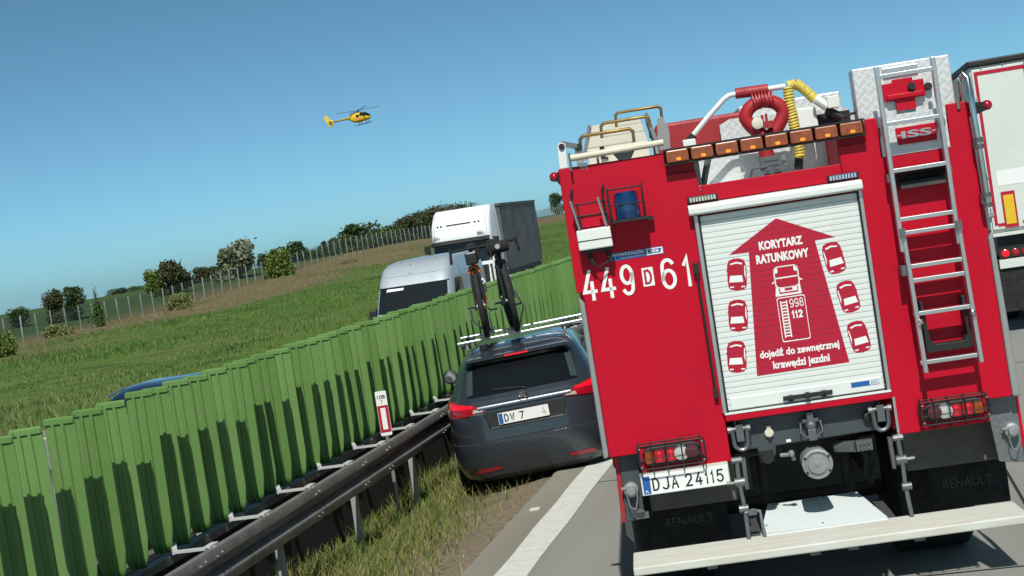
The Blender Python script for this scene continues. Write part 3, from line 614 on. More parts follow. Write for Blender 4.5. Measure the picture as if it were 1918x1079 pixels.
tail('dojedź do zewnetrznej', 'dojedź do zewne', -.19, .29, 1.628, 1.692); tail('krawedzi jezdni', 'krawe', -.12, .222, 1.552, 1.616)
def tall(s_, x0, w_, g_, z0, z1, t): mb = MB(); glyphs(mb, s_, x0, w_, g_, z0, z1, VW, t, .6); mb.build('arrow_lettering', 'print_white', arrow)
GL['8'] = [_arc(.5, .76, .42, .24, 0, 360, 18), _arc(.5, .27, .5, .27, 0, 360, 18)]
tall('998', .031, .025, .005, 1.922, 1.976, .0055); tall('112', .036, .025, .005, 1.856, 1.904, .0095)
def ring_sheet(mb, poly, t, v):            # outline of a polygon, width t
    cx = sum(p[0] for p in poly)/len(poly); cz = sum(p[1] for p in poly)/len(poly); n_ = len(poly); inner = []
    for (u, z) in poly: d = math.hypot(u-cx, z-cz); inner.append((u-(u-cx)/d*t, z-(z-cz)/d*t))
    mb.add([(u, v, z) for u, z in poly]+[(u, v, z) for u, z in inner], [(i, (i+1) % n_, (i+1) % n_+n_, i+n_) for i in range(n_)])
mb = MB(); ring_sheet(mb, rrect(-.038, 2.045, .112, 2.18, .03), .008, VW); mb.sheet([(-.045, 2.0), (-.035, 2.06), (-.022, 2.06), (-.018, 2.012), (.095, 2.012), (.098, 2.06), (.11, 2.06), (.113, 2.0)], VW)
mb.sheet([(-.04, 2.105), (.112, 2.105), (.112, 2.113), (-.04, 2.113)], VW); mb.sheet([(-.055, 2.085), (-.04, 2.095), (-.04, 2.085), (-.055, 2.078)], VW); mb.sheet([(.128, 2.085), (.112, 2.095), (.112, 2.085), (.128, 2.078)], VW)
mb.sheet(rrect(-.012, 2.022, .09, 2.05, .004), VW); mb.sheet(rrect(-.035, 2.14, -.012, 2.172, .008), VW); mb.sheet(rrect(.085, 2.14, .109, 2.172, .008), VW)
ring_sheet(mb, rrect(-.042, 1.72, .128, 1.992, .012), .007, VW)
for x in (-.024, .012): mb.sheet([(x, 1.745), (x+.007, 1.745), (x+.007, 1.97), (x, 1.97)], VW)
for k in range(12): mb.sheet([(-.0165, 1.752+k*.0185), (.0115, 1.752+k*.0185), (.0115, 1.76+k*.0185), (-.0165, 1.76+k*.0185)], VW)
mb.build('engine_pictogram', 'print_white', arrow)
mb = MB(); mb.sheet(rrect(.015, 2.029, .062, 2.044, .003), VW-.0005); mb.build('pictogram_grille', 'print_red', arrow)
CARP = [(-.045, .088), (-.015, .098), (.02, .098), (.046, .088), (.056, .06), (.058, .03), (.064, .026), (.058, .02), (.058, -.04), (.054, -.075), (.04, -.09), (0, -.097), (-.04, -.09), (-.054, -.075), (-.058, -.04), (-.058, .02), (-.064, .026), (-.058, .03), (-.056, .06)]
for (u, z, rt) in ((-.255, 2.168, -5), (-.285, 1.92, -5), (-.329, 1.673, -5), (.333, 2.18, 8), (.384, 1.936, 8), (.412, 1.687, 8)):
    c, s = math.cos(R(rt)), math.sin(R(rt)); f_ = 1 if u < 0 else -1
    tr = lambda pts: [(u+(x*f_)*c-y*s*.0-y*math.sin(R(rt)), z+(x*f_)*s+y*c) for x, y in pts]
    mb = MB(); on_slats(mb, tr(CARP), -.0128); cs = mb.build('car_pictogram', 'print_red', rs)
    mb = MB(); mb.sheet(tr([(-.042, -.005), (.03, -.005), (.036, -.045), (-.048, -.045)]), VW); mb.sheet(tr([(-.04, .068), (0, .078), (.036, .07), (.032, .06), (0, .068), (-.034, .06)]), VW); mb.sheet(tr([(.047, .055), (.052, .05), (.052, -.03), (.044, .0)]), VW)
    mb.sheet(tr(rrect(-.046, -.078, -.022, -.07, .003)), VW); mb.sheet(tr(rrect(.022, -.078, .046, -.07, .003)), VW); mb.build('pictogram_windows', 'print_white', cs)
mp_ = MB().sheet(rrect(.324, 1.389, .492, 1.419, .003), -.0235).build('maker_plate', 'print_blue', rs); mb = MB(); mb.sheet(rrect(.434, 1.392, .489, 1.416, .002), -.0242); mb.build('plate_field', 'print_white', mp_); mb = MB(); lettering(mb, 'ISS', .442, .482, 1.396, 1.412, -.0246, .02); mb.build('plate_lettering', 'print_blue', mp_)
# lock bar beside the shutter
mb = MB().tube([(-.492, -.03, 2.25), (-.487, -.03, 1.47)], .008, 8); mb.box((-.51, -.04, 2.215), (-.475, -.001, 2.275)); mb.box((-.50, -.04, 1.45), (-.472, -.001, 1.50)); mb.build('lock_bar', 'black', ft)
for (a, b_, lab) in ((-.484, -.298, 0), (.36, .548, 1)):
    hh_ = MB().box((a, -.03, 2.637), (b_, -.001, 2.675)).build('flash_module', 'black', ft, bevel=.003)
    mb = MB()
    for k in range(9): x = a+.012+k*(b_-a-.024)/9; mb.box((x+.002, -.034, 2.643), (x+.014, -.0295, 2.669))
    mb.build('led_row', 'clear' if not lab else mat('blue_led', (.35, .42, .6), .2), hh_)
# ---- numbers and sticker
for s_, a, b_ in (('4', -1.192, -1.103), ('4', -1.080, -.990), ('9', -.956, -.872), ('6', -.708, -.616), ('1', -.572, -.527)): glyph(MB(), s_, a, b_, 2.140, 2.330, -.0025, .021).build('fleet_numeral', 'print_white', ft)
ds = MB().sheet(rrect(-.821, 2.178, -.752, 2.292, .004), -.0022).build('letter_field', 'print_white', ft); mb = MB(); glyph(mb, 'D', -.810, -.763, 2.19, 2.28, -.0032, .013); mb.build('field_lettering', 'print_red', ds)
st = MB().sheet(rrect(-.996, 2.362, -.672, 2.408, .003), -.0022).build('maker_sticker', 'print_blue', ft)
mb = MB(); lettering(mb, 'WAWRZASZEK', -.985, -.785, 2.384, 2.403, -.0032, .02); mb.sheet([(-.94, 2.371), (-.785, 2.371), (-.785, 2.374), (-.94, 2.374)], -.0032); mb.sheet(rrect(-.775, 2.365, -.675, 2.405, .003), -.003); mb.build('sticker_print', 'print_white', st)
mb = MB(); mb.sheet([(-.768, 2.399), (-.682, 2.399), (-.69, 2.372), (-.76, 2.372)], -.0036); mb.build('sticker_emblem', 'print_blue', st); mb = MB(); lettering(mb, 'ISS', -.752, -.698, 2.377, 2.395, -.0042, .025); mb.build('emblem_lettering', 'print_white', st)
# ---- blue beacon with guard
be = MB().prism([(-.955, 2.588), (-.945, 2.606), (-.74, 2.606), (-.735, 2.588)], -.17, -.001).build('beacon_shelf', 'black', ft)
MB().lathe((-.848, -.095, 2.606), (0, 0, 1), [(0, .074), (.02, .077), (.13, .074), (.16, .066), (.17, .03)], 24).build('beacon_lens', 'blue', be, smooth=40)
mb = MB()
for x in (-.955, -.745):
    mb.tube([(x, -.168, 2.605), (x, -.165, 2.79), (x, -.02, 2.805), (x, -.004, 2.72)], .005, 6); mb.tube([(x, -.02, 2.60), (x, -.02, 2.80)], .005, 6)
mb.tube([(-.955, -.165, 2.79), (-.745, -.165, 2.79)], .005, 6); mb.tube([(-.955, -.166, 2.695), (-.745, -.166, 2.695)], .0045, 6); mb.box((-.735, -.06, 2.575), (-.70, -.002, 2.60)); mb.build('beacon_guard', 'black', be)
# ---- work lamp box, bracket, cables
wl = MB().prism([(-1.172, 2.455), (-.966, 2.455), (-.968, 2.578), (-1.174, 2.578)], -.12, -.012).build('work_lamp', 'white', ft, bevel=.008)
MB().box((-1.174, -.1225, 2.508), (-.964, -.1195, 2.513)).build('lamp_seam', 'black', wl)
mb = MB(); mb.box((-1.16, -.10, 2.435), (-.98, -.02, 2.4545))
for x in (-1.165, -.975): mb.tube([(x, -.05, 2.57), (x-.012, -.05, 2.80), (x, -.005, 2.83)], .007, 6); mb.tube([(x+.03, -.1, 2.57), (x+.015, -.08, 2.74)], .006, 6)
mb.tube([(-1.17, -.06, 2.66), (-.975, -.06, 2.66)], .005, 6); mb.tube([(-1.17, -.06, 2.73), (-.975, -.06, 2.735)], .005, 6)
for x in (-1.12, -1.01): mb.cyl((x, -.06, 2.44), (x+.02, -.06, 2.36), .014, 8)
mb.tube([(-1.10, -.06, 2.37), (-1.07, -.07, 2.34), (-1.03, -.06, 2.36), (-1.0, -.06, 2.37)], .005, 6); mb.build('lamp_bracket', 'black', wl)
mb = MB()
for x in (-1.16, -.995): mb.tube([(x+.01, -.115, 2.578), (x-.02, -.105, 2.76)], .008, 6)
mb.build('lamp_stay', 'alu', wl)
# ---- amber lamp bar
lb = MB().box((-.585, -.075, 2.882), (.622, -.005, 2.892)).box((-.585, -.075, 2.972), (.622, -.005, 2.982)).box((-.585, -.02, 2.893), (.622, -.005, 2.971)).build('traffic_lamp_bar', 'black', ft)
for k in range(8):
    a = -.572+k*.1488; MB().prism(rrect(a, 2.895, a+.134, 2.969, .01), -.085, -.021).build('amber_lamp', 'amber', lb, bevel=.006)
    mb = MB(); mb.sheet(rrect(a+.058, 2.905, a+.086, 2.922, .006), -.0868); mb.build('lamp_bulb', 'amberhot', lb)
# ---- roof recess with tread plates
MB().prism([(-.60, 2.706), (.70, 2.706), (.70, 2.96), (.62, 3.09), (-.12, 3.13), (-.19, 3.10), (-.19, 2.96), (-.60, 2.95)], .62, .66).build('recess_plate', 'tread', ft)
MB().box((-.58, .04, 2.704), (.69, .62, 2.72)).build('recess_floor', 'tread', ft)
MB().box((-.412, .036, 2.72), (-.38, .6, 2.94)).build('recess_cheek', 'trimgrey', ft); MB().box((-.60, .04, 2.7205), (-.4125, .61, 2.93)).build('recess_cheek', 'red', ft); MB().tube([(-.37, .1, 2.735), (-.30, .12, 2.94)], .02, 8).build('recess_stay', 'steel', ft); MB().box((.455, .036, 2.7205), (.63, .6, 2.93)).build('recess_cheek', 'red', ft)
MB().box((-.60, .7, 2.70), (.1, 2.6, 3.17)).build('roof_locker', 'red_dull', ft, bevel=.02); MB().box((-.05, .665, 2.70), (.60, 2.6, 3.20)).build('roof_locker', 'tread', ft, bevel=.01)
mb = MB(); mb.prism([(.235, 2.985), (.395, 2.985), (.39, 3.11), (.24, 3.115)], .3, .5); mb.build('cable_box', 'white', ft, bevel=.008)
mb = MB(); mb.tube([tp(2, 345, 420, .25), tp(2, 440, 480, .25)], .03, 8); mb.box(tuple(np.array(tp(2, 480, 440, .25))-.04), tuple(np.array(tp(2, 480, 440, .25))+.035)); mb.build('hose_coupler', 'white', ft, bevel=.005)
mb = MB(); mb.tube([tp(2, 430, 500, .26), tp(2, 550, 560, .26)], .025, 8); mb.box((.40, .35, 2.97), (.6, .55, 3.06)); mb.tube([tp(2, 560, 560, .2), tp(2, 620, 530, .2), tp(2, 700, 520, .2), tp(2, 750, 555, .2)], .008, 6); mb.build('cable_connector', 'black', ft)
MB().box(tuple(np.array(tp(2, 380, 400, .9))-(0, 0, .03)), (.60, 1.0, 3.21)).build('roof_hatch_edge', 'black', ft)
# ---- water monitor
VM = .3; rc = tp(1, 1725, 535, VM)
mo = MB().tube([tp(1, 1725, 690, VM), tp(1, 1725, 770, VM), tp(1, 1745, 850, VM), (rc[0]-.02, VM, 2.80)], [.04, .042, .05, .05], 14).build('water_monitor', 'monitor', ft, smooth=50)
def ell(a0, a1, n_, ru, rz, dv=0):
    A_ = [R(a0+(a1-a0)*i/n_) for i in range(n_+1)]; return [(rc[0]+ru*math.cos(a)*(1-.45*max(0, -math.sin(a))), VM+dv, rc[2]-.012+(rz*.85 if math.sin(a) > 0 else rz*1.2)*math.sin(a)) for a in A_]
MB().tube(ell(-95, 85, 14, .118, .108), .043, 12).tube(ell(265, 95, 14, .118, .108), .043, 12).build('monitor_loop', 'monitor', mo, smooth=60)
mb = MB()
for k in range(7): x = rc[0]-.06+k*.02; mb.lathe((x, VM-.01, rc[2]+.092), (1, 0, 0), [(-.005, .05), (.005, .05)], 14)
mb.build('handwheel_boss', 'monitor', mo); MB().lathe(tp(1, 1672, 605, VM-.05), (.1, -1, .1), [(-.02, .034), (.012, .036), (.016, .028)], 18).build('pressure_gauge', 'cream', mo, smooth=40)
mb = MB(); mb.tube([tp(1, 1705, 540, VM-.04), tp(1, 1715, 600, VM-.04)], .008, 6); mb.tube([tp(1, 1735, 530, VM-.04), tp(1, 1745, 600, VM-.04)], .008, 6); mb.box(tuple(np.array(tp(1, 1750, 605, VM-.04))-.03), tuple(np.array(tp(1, 1750, 605, VM-.04))+(.03, .02, .015))); mb.build('monitor_linkage', 'red_dull', mo)
mb = MB(); q = tp(1, 1780, 900, VM); mb.box((q[0]-.07, VM-.06, q[2]-.06), (q[0]+.06, VM+.06, q[2]+.045)); mb.lathe((q[0]-.01, VM, q[2]-.04), (0, 0, 1), [(-.06, .03), (.0, .07), (.02, .07)], 14); mb.tube([(q[0]-.03, VM-.06, q[2]-.02), (q[0]-.13, VM-.08, q[2]-.02), (q[0]-.15, VM-.06, q[2]-.09)], .007, 6); mb.lathe((q[0]+.055, VM-.02, q[2]+.01), (1, 0, 0), [(0, .03), (.03, .028)], 10)
for k in range(3): mb.box((q[0]-.05, VM-.066, q[2]-.045+k*.03), (q[0]+.04, VM-.055, q[2]-.03+k*.03))
mb.build('monitor_valve', 'steel', mo)
MB().box((rc[0]-.05, VM-.05, 2.72), (rc[0]+.05, VM+.05, q[2]-.055)).build('monitor_foot', 'black', mo)
mb = MB().tube([tp(1, 1195, 690, VM), tp(1, 1300, 560, VM), tp(1, 1420, 425, VM), tp(1, 1460, 395, VM), tp(1, 1510, 385, VM), tp(1, 1760, 345, VM), tp(1, 1880, 325, VM)], .017, 10); mb.build('control_lever', 'white', mo, smooth=50)
mb = MB().cyl(tp(1, 1128, 775, VM), tp(1, 1197, 695, VM), .024, 10); mb.build('lever_grip', 'rubber', mo, smooth=50)
for (x, y) in ((1300, 562), (1325, 530), (1362, 485), (1385, 460)): pass
MB().cyl(tp(1, 1508, 382, VM-.01), tp(1, 1752, 348, VM-.01), .034, 12).box(tuple(np.array(tp(1, 1710, 390, VM))-.03), tuple(np.array(tp(1, 1710, 390, VM))+.03)).build('monitor_nozzle', 'red_dull', mo, smooth=50)
def coil(path, r, rt, turns):
    P = [Vector(p) for p in path]; out = []; seg = [(P[i+1]-P[i]).length for i in range(len(P)-1)]; T = sum(seg); n_ = turns*10
    for i in range(n_+1):
        d = T*i/n_; k = 0
        while k < len(seg)-1 and d > seg[k]: d -= seg[k]; k += 1
        p = P[k].lerp(P[k+1], d/seg[k]); t = (P[k+1]-P[k]).normalized(); e_ = t.cross(Vector((0, 1, 0))).normalized(); g_ = t.cross(e_); a = 2*PI*i/10
        out.append(p+(e_*math.cos(a)+g_*math.sin(a))*r)
    return MB().tube(out, rt, 6)
coil([tp(2, 145, 335, VM), tp(2, 155, 450, VM), tp(2, 180, 560, VM), tp(2, 205, 700, VM), tp(2, 230, 800, VM), tp(2, 232, 860, VM)], .027, .0085, 24).build('coiled_hose', 'yellowhose', mo, smooth=60)
coil([tp(2, 150, 325, VM), tp(2, 200, 305, VM), tp(2, 260, 345, VM), tp(2, 345, 425, VM)], .026, .0085, 13).build('coiled_hose', 'yellowhose', mo, smooth=60)
MB().cyl(tp(2, 226, 860, VM+.05), tp(2, 222, 950, VM+.05), .028, 10).build('hose_connector', 'black', mo)
# ---- tread-plate roof box with red emblem, ISS badge
rb = MB().box((.612, .1, 2.74), (1.195, .26, 3.287)).build('roof_box', 'tread', ft, bevel=.008)
MB().prism([(.838, 3.186), (.957, 3.186), (.957, 3.166), (1.02, 3.166), (1.022, 3.064), (.956, 3.062), (.958, 2.997), (.842, 2.997), (.842, 3.057), (.778, 3.062), (.766, 3.166), (.838, 3.168)], .072, .1).build('red_emblem', 'red', rb)
MB().box((.79, .05, 3.066), (1.01, .075, 3.10)).build('emblem_bar', 'red', rb, bevel=.008); MB().lathe((.945, .06, 3.13), (0, -1, 0), [(0, .025), (.02, .022)], 10).lathe((1.045, .09, 3.115), (0, -1, 0), [(0, .025), (.03, .022)], 10).build('emblem_knob', 'black', rb)
MB().box((.79, .08, 3.215), (1.0, .102, 3.262)).build('tread_step', 'alu', rb, bevel=.003)
MB().prism([(.707, 2.735), (1.108, 2.735), (1.108, 2.975), (.707, 2.975)], -.004, .05).build('ladder_backing', 'tread', ft)
ib = MB().prism([(.80, 2.893), (1.045, 2.893), (1.035, 2.79), (.806, 2.79)], -.016, -.005).build('maker_badge', 'red', ft); mb = MB(); lettering(mb, 'ISS', .832, 1.01, 2.825, 2.87, -.0185, .03); mb.box((.805, -.0185, 2.843), (.83, -.0175, 2.852)); mb.box((1.012, -.0185, 2.843), (1.036, -.0175, 2.852)); mb.build('badge_lettering', 'alu', ib)
MB().prismx([(-.13, 2.63), (-.02, 2.60), (-.002, 2.55), (-.002, 2.63)], .76, 1.05).build('fold_step', 'black', ft); MB().prismx([(-.08, 2.53), (-.002, 2.53), (-.002, 2.57), (-.07, 2.57)], .775, 1.04).build('fold_step', 'black', ft)
# ---- ladder
VL = -.12
la = MB().box((.712, VL-.02, 2.16), (.738, VL+.03, 3.27)).box((1.042, VL-.02, 2.16), (1.068, VL+.03, 3.275)).build('ladder', 'alu', ft, bevel=.004)
MB().prism([(.728, 2.30), (.752, 2.30), (.770, 1.43), (.744, 1.43)], VL-.03, VL+.02).build('ladder_rail', 'alu', la, bevel=.004); MB().prism([(1.052, 2.30), (1.076, 2.30), (1.098, 1.445), (1.072, 1.445)], VL-.03, VL+.02).build('ladder_rail', 'alu', la, bevel=.004)
for z in (3.205, 2.923, 2.643, 2.352, 2.27, 2.068, 1.983, 1.784, 1.491):
    MB().prismx([(VL-.018, z-.012), (VL-.018, z+.012), (VL+.022, z+.014), (VL+.022, z-.012)], .735, 1.068).build('rung', 'alu', la, bevel=.002)
for a, b_ in (((.70, -.10, 2.86), (.72, 0, 2.91)), ((.70, -.10, 2.58), (.72, 0, 2.63)), ((1.06, -.10, 2.86), (1.08, 0, 2.91)), ((1.06, -.10, 2.58), (1.08, 0, 2.63)), ((.70, -.14, 2.02), (.73, -.002, 2.08)), ((.72, VL-.045, 2.24), (.75, VL+.04, 2.30)), ((1.045, VL-.045, 2.24), (1.08, VL+.04, 2.30))): MB().box(a, b_).build('ladder_bracket', 'steel', la)
mb = MB(); U = [(.785, 1.85), (.80, 1.85), (.815, 1.62), (.84, 1.585), (1.01, 1.585), (1.035, 1.62), (1.03, 1.85), (1.05, 1.85), (1.065, 1.54), (.785, 1.54)]
mb.prism(U, -.10, -.004); mb.build('foot_guard', 'black', la, bevel=.004)
mb = MB()
for x, z in ((.765, 1.735), (1.07, 1.745)): mb.lathe((x, VL-.03, z), (0, -1, 0), [(-.03, .02), (.015, .02), (.03, .01)], 10)
mb.build('ladder_lock', 'chrome', la)
# ---- left roof gear
mb = MB().prism([(-1.217, 2.966), (-1.168, 2.966), (-1.164, 3.10)]+arc((-1.187, 3.10), .024, 0, 180, 6)+[(-1.212, 3.10)], .0, .06); bk = mb.build('rack_bracket', 'white', ft, bevel=.004)
mb = MB().lathe((-1.187, .0, 3.098), (0, -1, 0), [(-.01, .02), (.012, .018)], 12).lathe((-1.09, .08, 3.08), (0, -1, 0), [(-.02, .025), (.012, .02)], 12); mb.build('bracket_roller', 'black', bk)
mb = MB().tube([(-1.187, .03, 3.115), (-1.09, .09, 3.085)], .018, 8).box((-1.115, .09, 2.96), (-1.07, .13, 3.08)); mb.box((-1.10, .0, 2.94), (-1.05, .06, 2.98)); mb.build('bracket_arm', 'alu', bk)
MB().cyl((-1.15, -.03, 3.018), (-.575, -.03, 3.026), .020, 14).build('roof_pipe', 'cream', ft, smooth=40)
mb = MB().box((-1.155, -.06, 2.94), (-1.143, .0, 3.05)); mb.prism([(-.86, 2.964), (-.78, 2.964), (-.75, 3.01), (-.89, 3.01)], -.005, .03); mb.box((-.99, .02, 2.964), (-.975, .05, 3.01)); mb.build('pipe_clamp', 'steel', ft)
MB().prism([(-.60, 2.985), (-.535, 2.975), (-.525, 3.10), (-.555, 3.185), (-.585, 3.185), (-.605, 3.06)], .1, .16).build('gantry_plate', 'trimgrey', ft, bevel=.003)
gx = MB().prismx([(.25, 2.93), (.25, 3.06), (2.9, 3.34), (3.0, 3.30), (3.0, 2.93)], -1.045, -.66).build('stowage_box', 'cream', ft, bevel=.006)
mb = MB().box((-.965, .235, 2.99), (-.935, .2495, 3.07)); mb.box((-.935, .24, 2.985), (-.92, .2495, 3.0)); mb.build('box_latch', 'black', gx)
MB().prismx([(.16, 2.97), (.16, 3.05), (2.6, 3.36), (2.7, 3.33), (2.6, 3.27)], -.625, -.60).build('gantry_rail', 'galv', ft); MB().prismx([(.3, 3.0), (.3, 3.04), (2.9, 3.35), (2.9, 3.31)], -1.075, -1.052).build('gantry_rail', 'galv', ft)
for kk, (v, hz, tz) in enumerate(((.3, 3.06, 3.155), (1.2, 3.17, 3.26), (2.2, 3.28, 3.372))):
    a = (-1.08, -.745) if v < 1 else ((-.95, -.62) if v < 2 else (-.845, -.505))
    for dv in (0, .06):
        mb = MB().tube([(a[0]-.008, v+dv, hz-.06), (a[0], v+dv, tz-.02), (a[0]+.02, v+dv, tz), (a[1]-.02, v+dv, tz), (a[1], v+dv, tz-.02), (a[1]-.005, v+dv, hz-.06)], .0105, 8); mb.build('hose_hoop', 'brass', ft, smooth=50)
MB().box((-.45, .25, 2.95), (-.37, .4, 3.03)).build('cable_box', 'white', ft, bevel=.006)
# ---- clearance lamps
for s, u, z in ((-1, -1.232, 2.925), (1, 1.25, 2.95)):
    ar = MB().prism([(u, z+.03), (u+s*(.01 if s < 0 else .1), z+.02), (u+s*(.02 if s < 0 else .11), z-.03), (u, z-.06)], .03, .07).build('clearance_lamp', 'rubber', ft, bevel=.006)
    c = (u+s*(.032 if s < 0 else .118), .04, z-.002); MB().lathe(c, (s*.3, -1, 0), [(-.02, .03), (.0, .03), (.015, .022), (.022, .008)], 14).build('lamp_lens', 'redlens', ar, smooth=60)
# ---- chrome pipe on the right edge
pu = 1.262
cp_ = MB().tube([(1.188, -.0, 2.95), (1.19, -.02, 3.09), (1.205, -.03, 3.125), (1.215, -.03, 3.10)], .014, 10); cp_.tube([(1.215, .08, 3.0), (1.222, .0, 3.12), (1.235, -.04, 3.15), (1.25, -.06, 3.12), (pu-.008, -.07, 2.96), (pu-.002, -.07, 2.73), (pu+.004, -.07, 2.36)], .019, 12)
cpo = cp_.build('chrome_pipe', 'chrome', ft, smooth=50)
mb = MB()
for z in (2.75, 2.71, 2.42, 2.36): mb.lathe((pu, -.07, z), (0, 0, 1), [(-.014, .028), (.014, .028)], 12)
for z in (2.73, 2.40): mb.box((pu-.03, -.07, z-.03), (pu+.02, .02, z+.03))
mb.build('pipe_clamp', 'steel', cpo)
# ---- tail lamps
def tail_lamp(s, uo, ui, z0, z1):
    base = MB().prism(rrect(min(uo, ui)-.012, z0-.012, max(uo, ui)+.012, z1+.012, .05), -.04, -.001).build('tail_lamp', 'black', ft, bevel=.008)
    w = ui-uo
    def seg(a, b_, m, nm):
        a, b_ = sorted((uo+w*a, uo+w*b_)); MB().prism(rrect(a+.002, z0+.004, b_-.002, z1-.004, .012), -.058, -.039).build(nm, m, base, bevel=.006)
    seg(0, .17, 'amber', 'indicator_lens'); seg(.17, .38, 'redlens', 'tail_lens'); seg(.38, .58, 'redlens', 'brake_lens')
    for k in (.27, .48):
        for dz in (-.018, .018): MB().lathe((uo+w*k, -.0575, (z0+z1)/2+dz), (0, -1, 0), [(0, .013), (.003, .012)], 12).build('lamp_spot', 'redlit', base)
    zc = (z0+z1)/2
    MB().lathe((uo+w*.67, -.04, zc), (0, -1, 0), [(0, .046), (.018, .044), (.024, .02)], 20).build('reversing_lens', 'clear', base, smooth=50); MB().lathe((uo+w*.86, -.045, zc+.004), (0, -1, 0), [(0, .044), (.02, .042), (.026, .02)], 20).build('fog_lens', 'darklens', base, smooth=50)
    mb = MB(); a, b_ = min(uo, ui)-.035, max(uo, ui)+.03; vg = -.085
    o_ = [(x, vg, z) for x, z in rrect(a, z0-.02, b_, z1+.03, .03, 3)]; mb.tube(o_, .0045, 6, closed=True)
    o_ = [(x, -.02, z) for x, z in rrect(a-.005, z0-.028, b_+.005, z1+.036, .03, 3)]; mb.tube(o_, .0045, 6, closed=True)
    for k in (.02, .2, .42, .66, .95): x = a+(b_-a)*k; mb.tube([(x, -.005, z1+.045), (x, vg, z1+.025), (x, vg, z0-.018), (x, -.005, z0-.06)], .004, 6)
    mb.tube([(a, vg, zc-.01), (b_, vg, zc-.01)], .0035, 6)
    mb.build('lamp_guard', 'black', base)
    mb = MB()
    for x in (a+.01, b_-.01):
        for z in (z0-.005, z1+.015): mb.lathe((x, vg, z), (0, -1, 0), [(0, .007), (.006, .005)], 8)
    mb.build('guard_screw', 'bolt', base)
tail_lamp(-1, -.972, -.635, 1.10, 1.193); tail_lamp(1, 1.076, .738, 1.128, 1.215)
# ---- number plate
npb = MB().prism(rrect(-1.013, .914, -.482, 1.034, .008), -.03, -.022).build('number_plate', 'plate', ft, bevel=.002); MB().prism(rrect(-1.018, .91, -.478, 1.05, .006), -.02, .02).build('plate_holder', 'worn_white', npb)
MB().sheet(rrect(-1.008, .919, -.962, 1.029, .004), -.0308).build('plate_band', 'print_blue', npb)
mb = MB(); glyphs(mb, 'DJA', -.950, .044, .014, .934, 1.014, -.0312, .0105); glyphs(mb, '24115', -.748, .044, .0165, .934, 1.014, -.0312, .0105, .42); mb.build('plate_lettering', 'print_black', npb); mb = MB(); lettering(mb, 'PL', -.996, -.975, .926, .943, -.0316, .01); mb.build('band_lettering', 'print_white', npb)
# ---- winch box, shackles, couplings in the lower opening
wb = MB().prism([(-.385, 1.285), (.475, 1.285), (.46, 1.10), (-.17, 1.09), (-.175, 1.04), (-.20, 1.01), (-.27, 1.01), (-.285, 1.09), (-.39, 1.09)], .06, .5).build('winch_housing', 'chassis', ft, bevel=.01)
MB().tube([(-.40, .03, 1.20), (-.395, .03, 1.285), (-.37, .03, 1.293), (.44, .03, 1.293), (.475, .03, 1.285), (.48, .03, 1.22)], .006, 6).build('housing_rail', 'steel', wb)
for u in (-.378, .475):
    mb = MB(); c = 1.15; mb.tube([(u-.045, .0, 1.235), (u-.042, .0, c)]+[(u+.042*math.cos(R(a)), .0, c+.045*math.sin(R(a))) for a in range(200, 350, 25)]+[(u+.042, .0, c), (u+.045, .0, 1.235)], .014, 8)
    mb.cyl((u-.062, 0, 1.235), (u+.062, 0, 1.235), .014, 8); mb.lathe((u-.06, 0, 1.235), (1, 0, 0), [(-.012, .022), (.012, .022)], 8); mb.lathe((u+.055, 0, 1.235), (1, 0, 0), [(-.012, .022), (.012, .022)], 8); mb.box((u-.022, -.02, 1.16), (u+.022, .06, 1.26)); mb.build('shackle', 'steel', ft, smooth=45)
mb = MB(); u = .055; mb.lathe((u, .055, 1.19), (0, -1, 0), [(-.01, .035), (.03, .035), (.055, .025), (.06, .01)], 16); mb.box((u-.025, .0, 1.10), (u+.025, .06, 1.17)); mb.box((u-.02, .0, 1.205), (u+.02, .06, 1.275)); mb.tube([(u-.06, .04, 1.22), (u-.065, .02, 1.15), (u-.03, .02, 1.12), (u+.03, .02, 1.12), (u+.065, .02, 1.15), (u+.06, .04, 1.22)], .007, 6); mb.box((u-.05, .02, 1.21), (u+.05, .06, 1.235)); mb.build('tow_jaw', 'steel', wb, bevel=.003)
mb = MB().lathe((-.20, .06, 1.178), (0, -1, 0), [(0, .028), (.02, .027), (.024, .018)], 16); mb.box((-.213, .035, 1.20), (-.187, .06, 1.222)); mb.build('trailer_socket', 'cream', wb)
mb = MB().lathe((.405, .06, 1.19), (0, -1, 0), [(0, .035), (.03, .03), (.036, .018)], 14).lathe((-.20, .06, 1.14), (0, -1, 0), [(0, .012), (.015, .01)], 8); mb.build('trailer_socket', 'black', wb)
MB().box((-.103, .056, 1.103), (-.075, .06, 1.12)).build('data_label', 'print_white', wb)
mb = MB().box((-.275, .04, 1.0), (-.19, .06, 1.07)); mb.lathe((-.232, .04, 1.03), (0, -1, 0), [(0, .04), (.03, .034)], 12); mb.build('air_socket', 'black', wb)
co = MB().lathe((.053, -.06, .968), (0, -1, 0), [(-.2, .085), (0, .092), (.012, .092), (.016, .075), (.006, .072), (.006, .06), (.02, .058), (.022, .015), (.026, .012)], 28).build('hose_outlet', 'galv', ft, smooth=35)
for a in (30, 150, 215, 325): MB().lathe((.053+.082*math.cos(R(a)), -.072, .968+.082*math.sin(R(a))), (0, -1, 0), [(0, .009), (.008, .007)], 8).build('outlet_lug', 'black', co)
mb = MB().box((.31, .03, .99), (.405, .08, 1.055)); 
for k in range(3):
    for j in range(2): mb.lathe((.332+k*.026, .03, 1.008+j*.03), (0, -1, 0), [(0, .011), (.01, .009)], 8)
mb.cyl((.2, .15, 1.02), (.31, .06, 1.02), .035, 10); mb.build('power_socket', 'steel', ft)
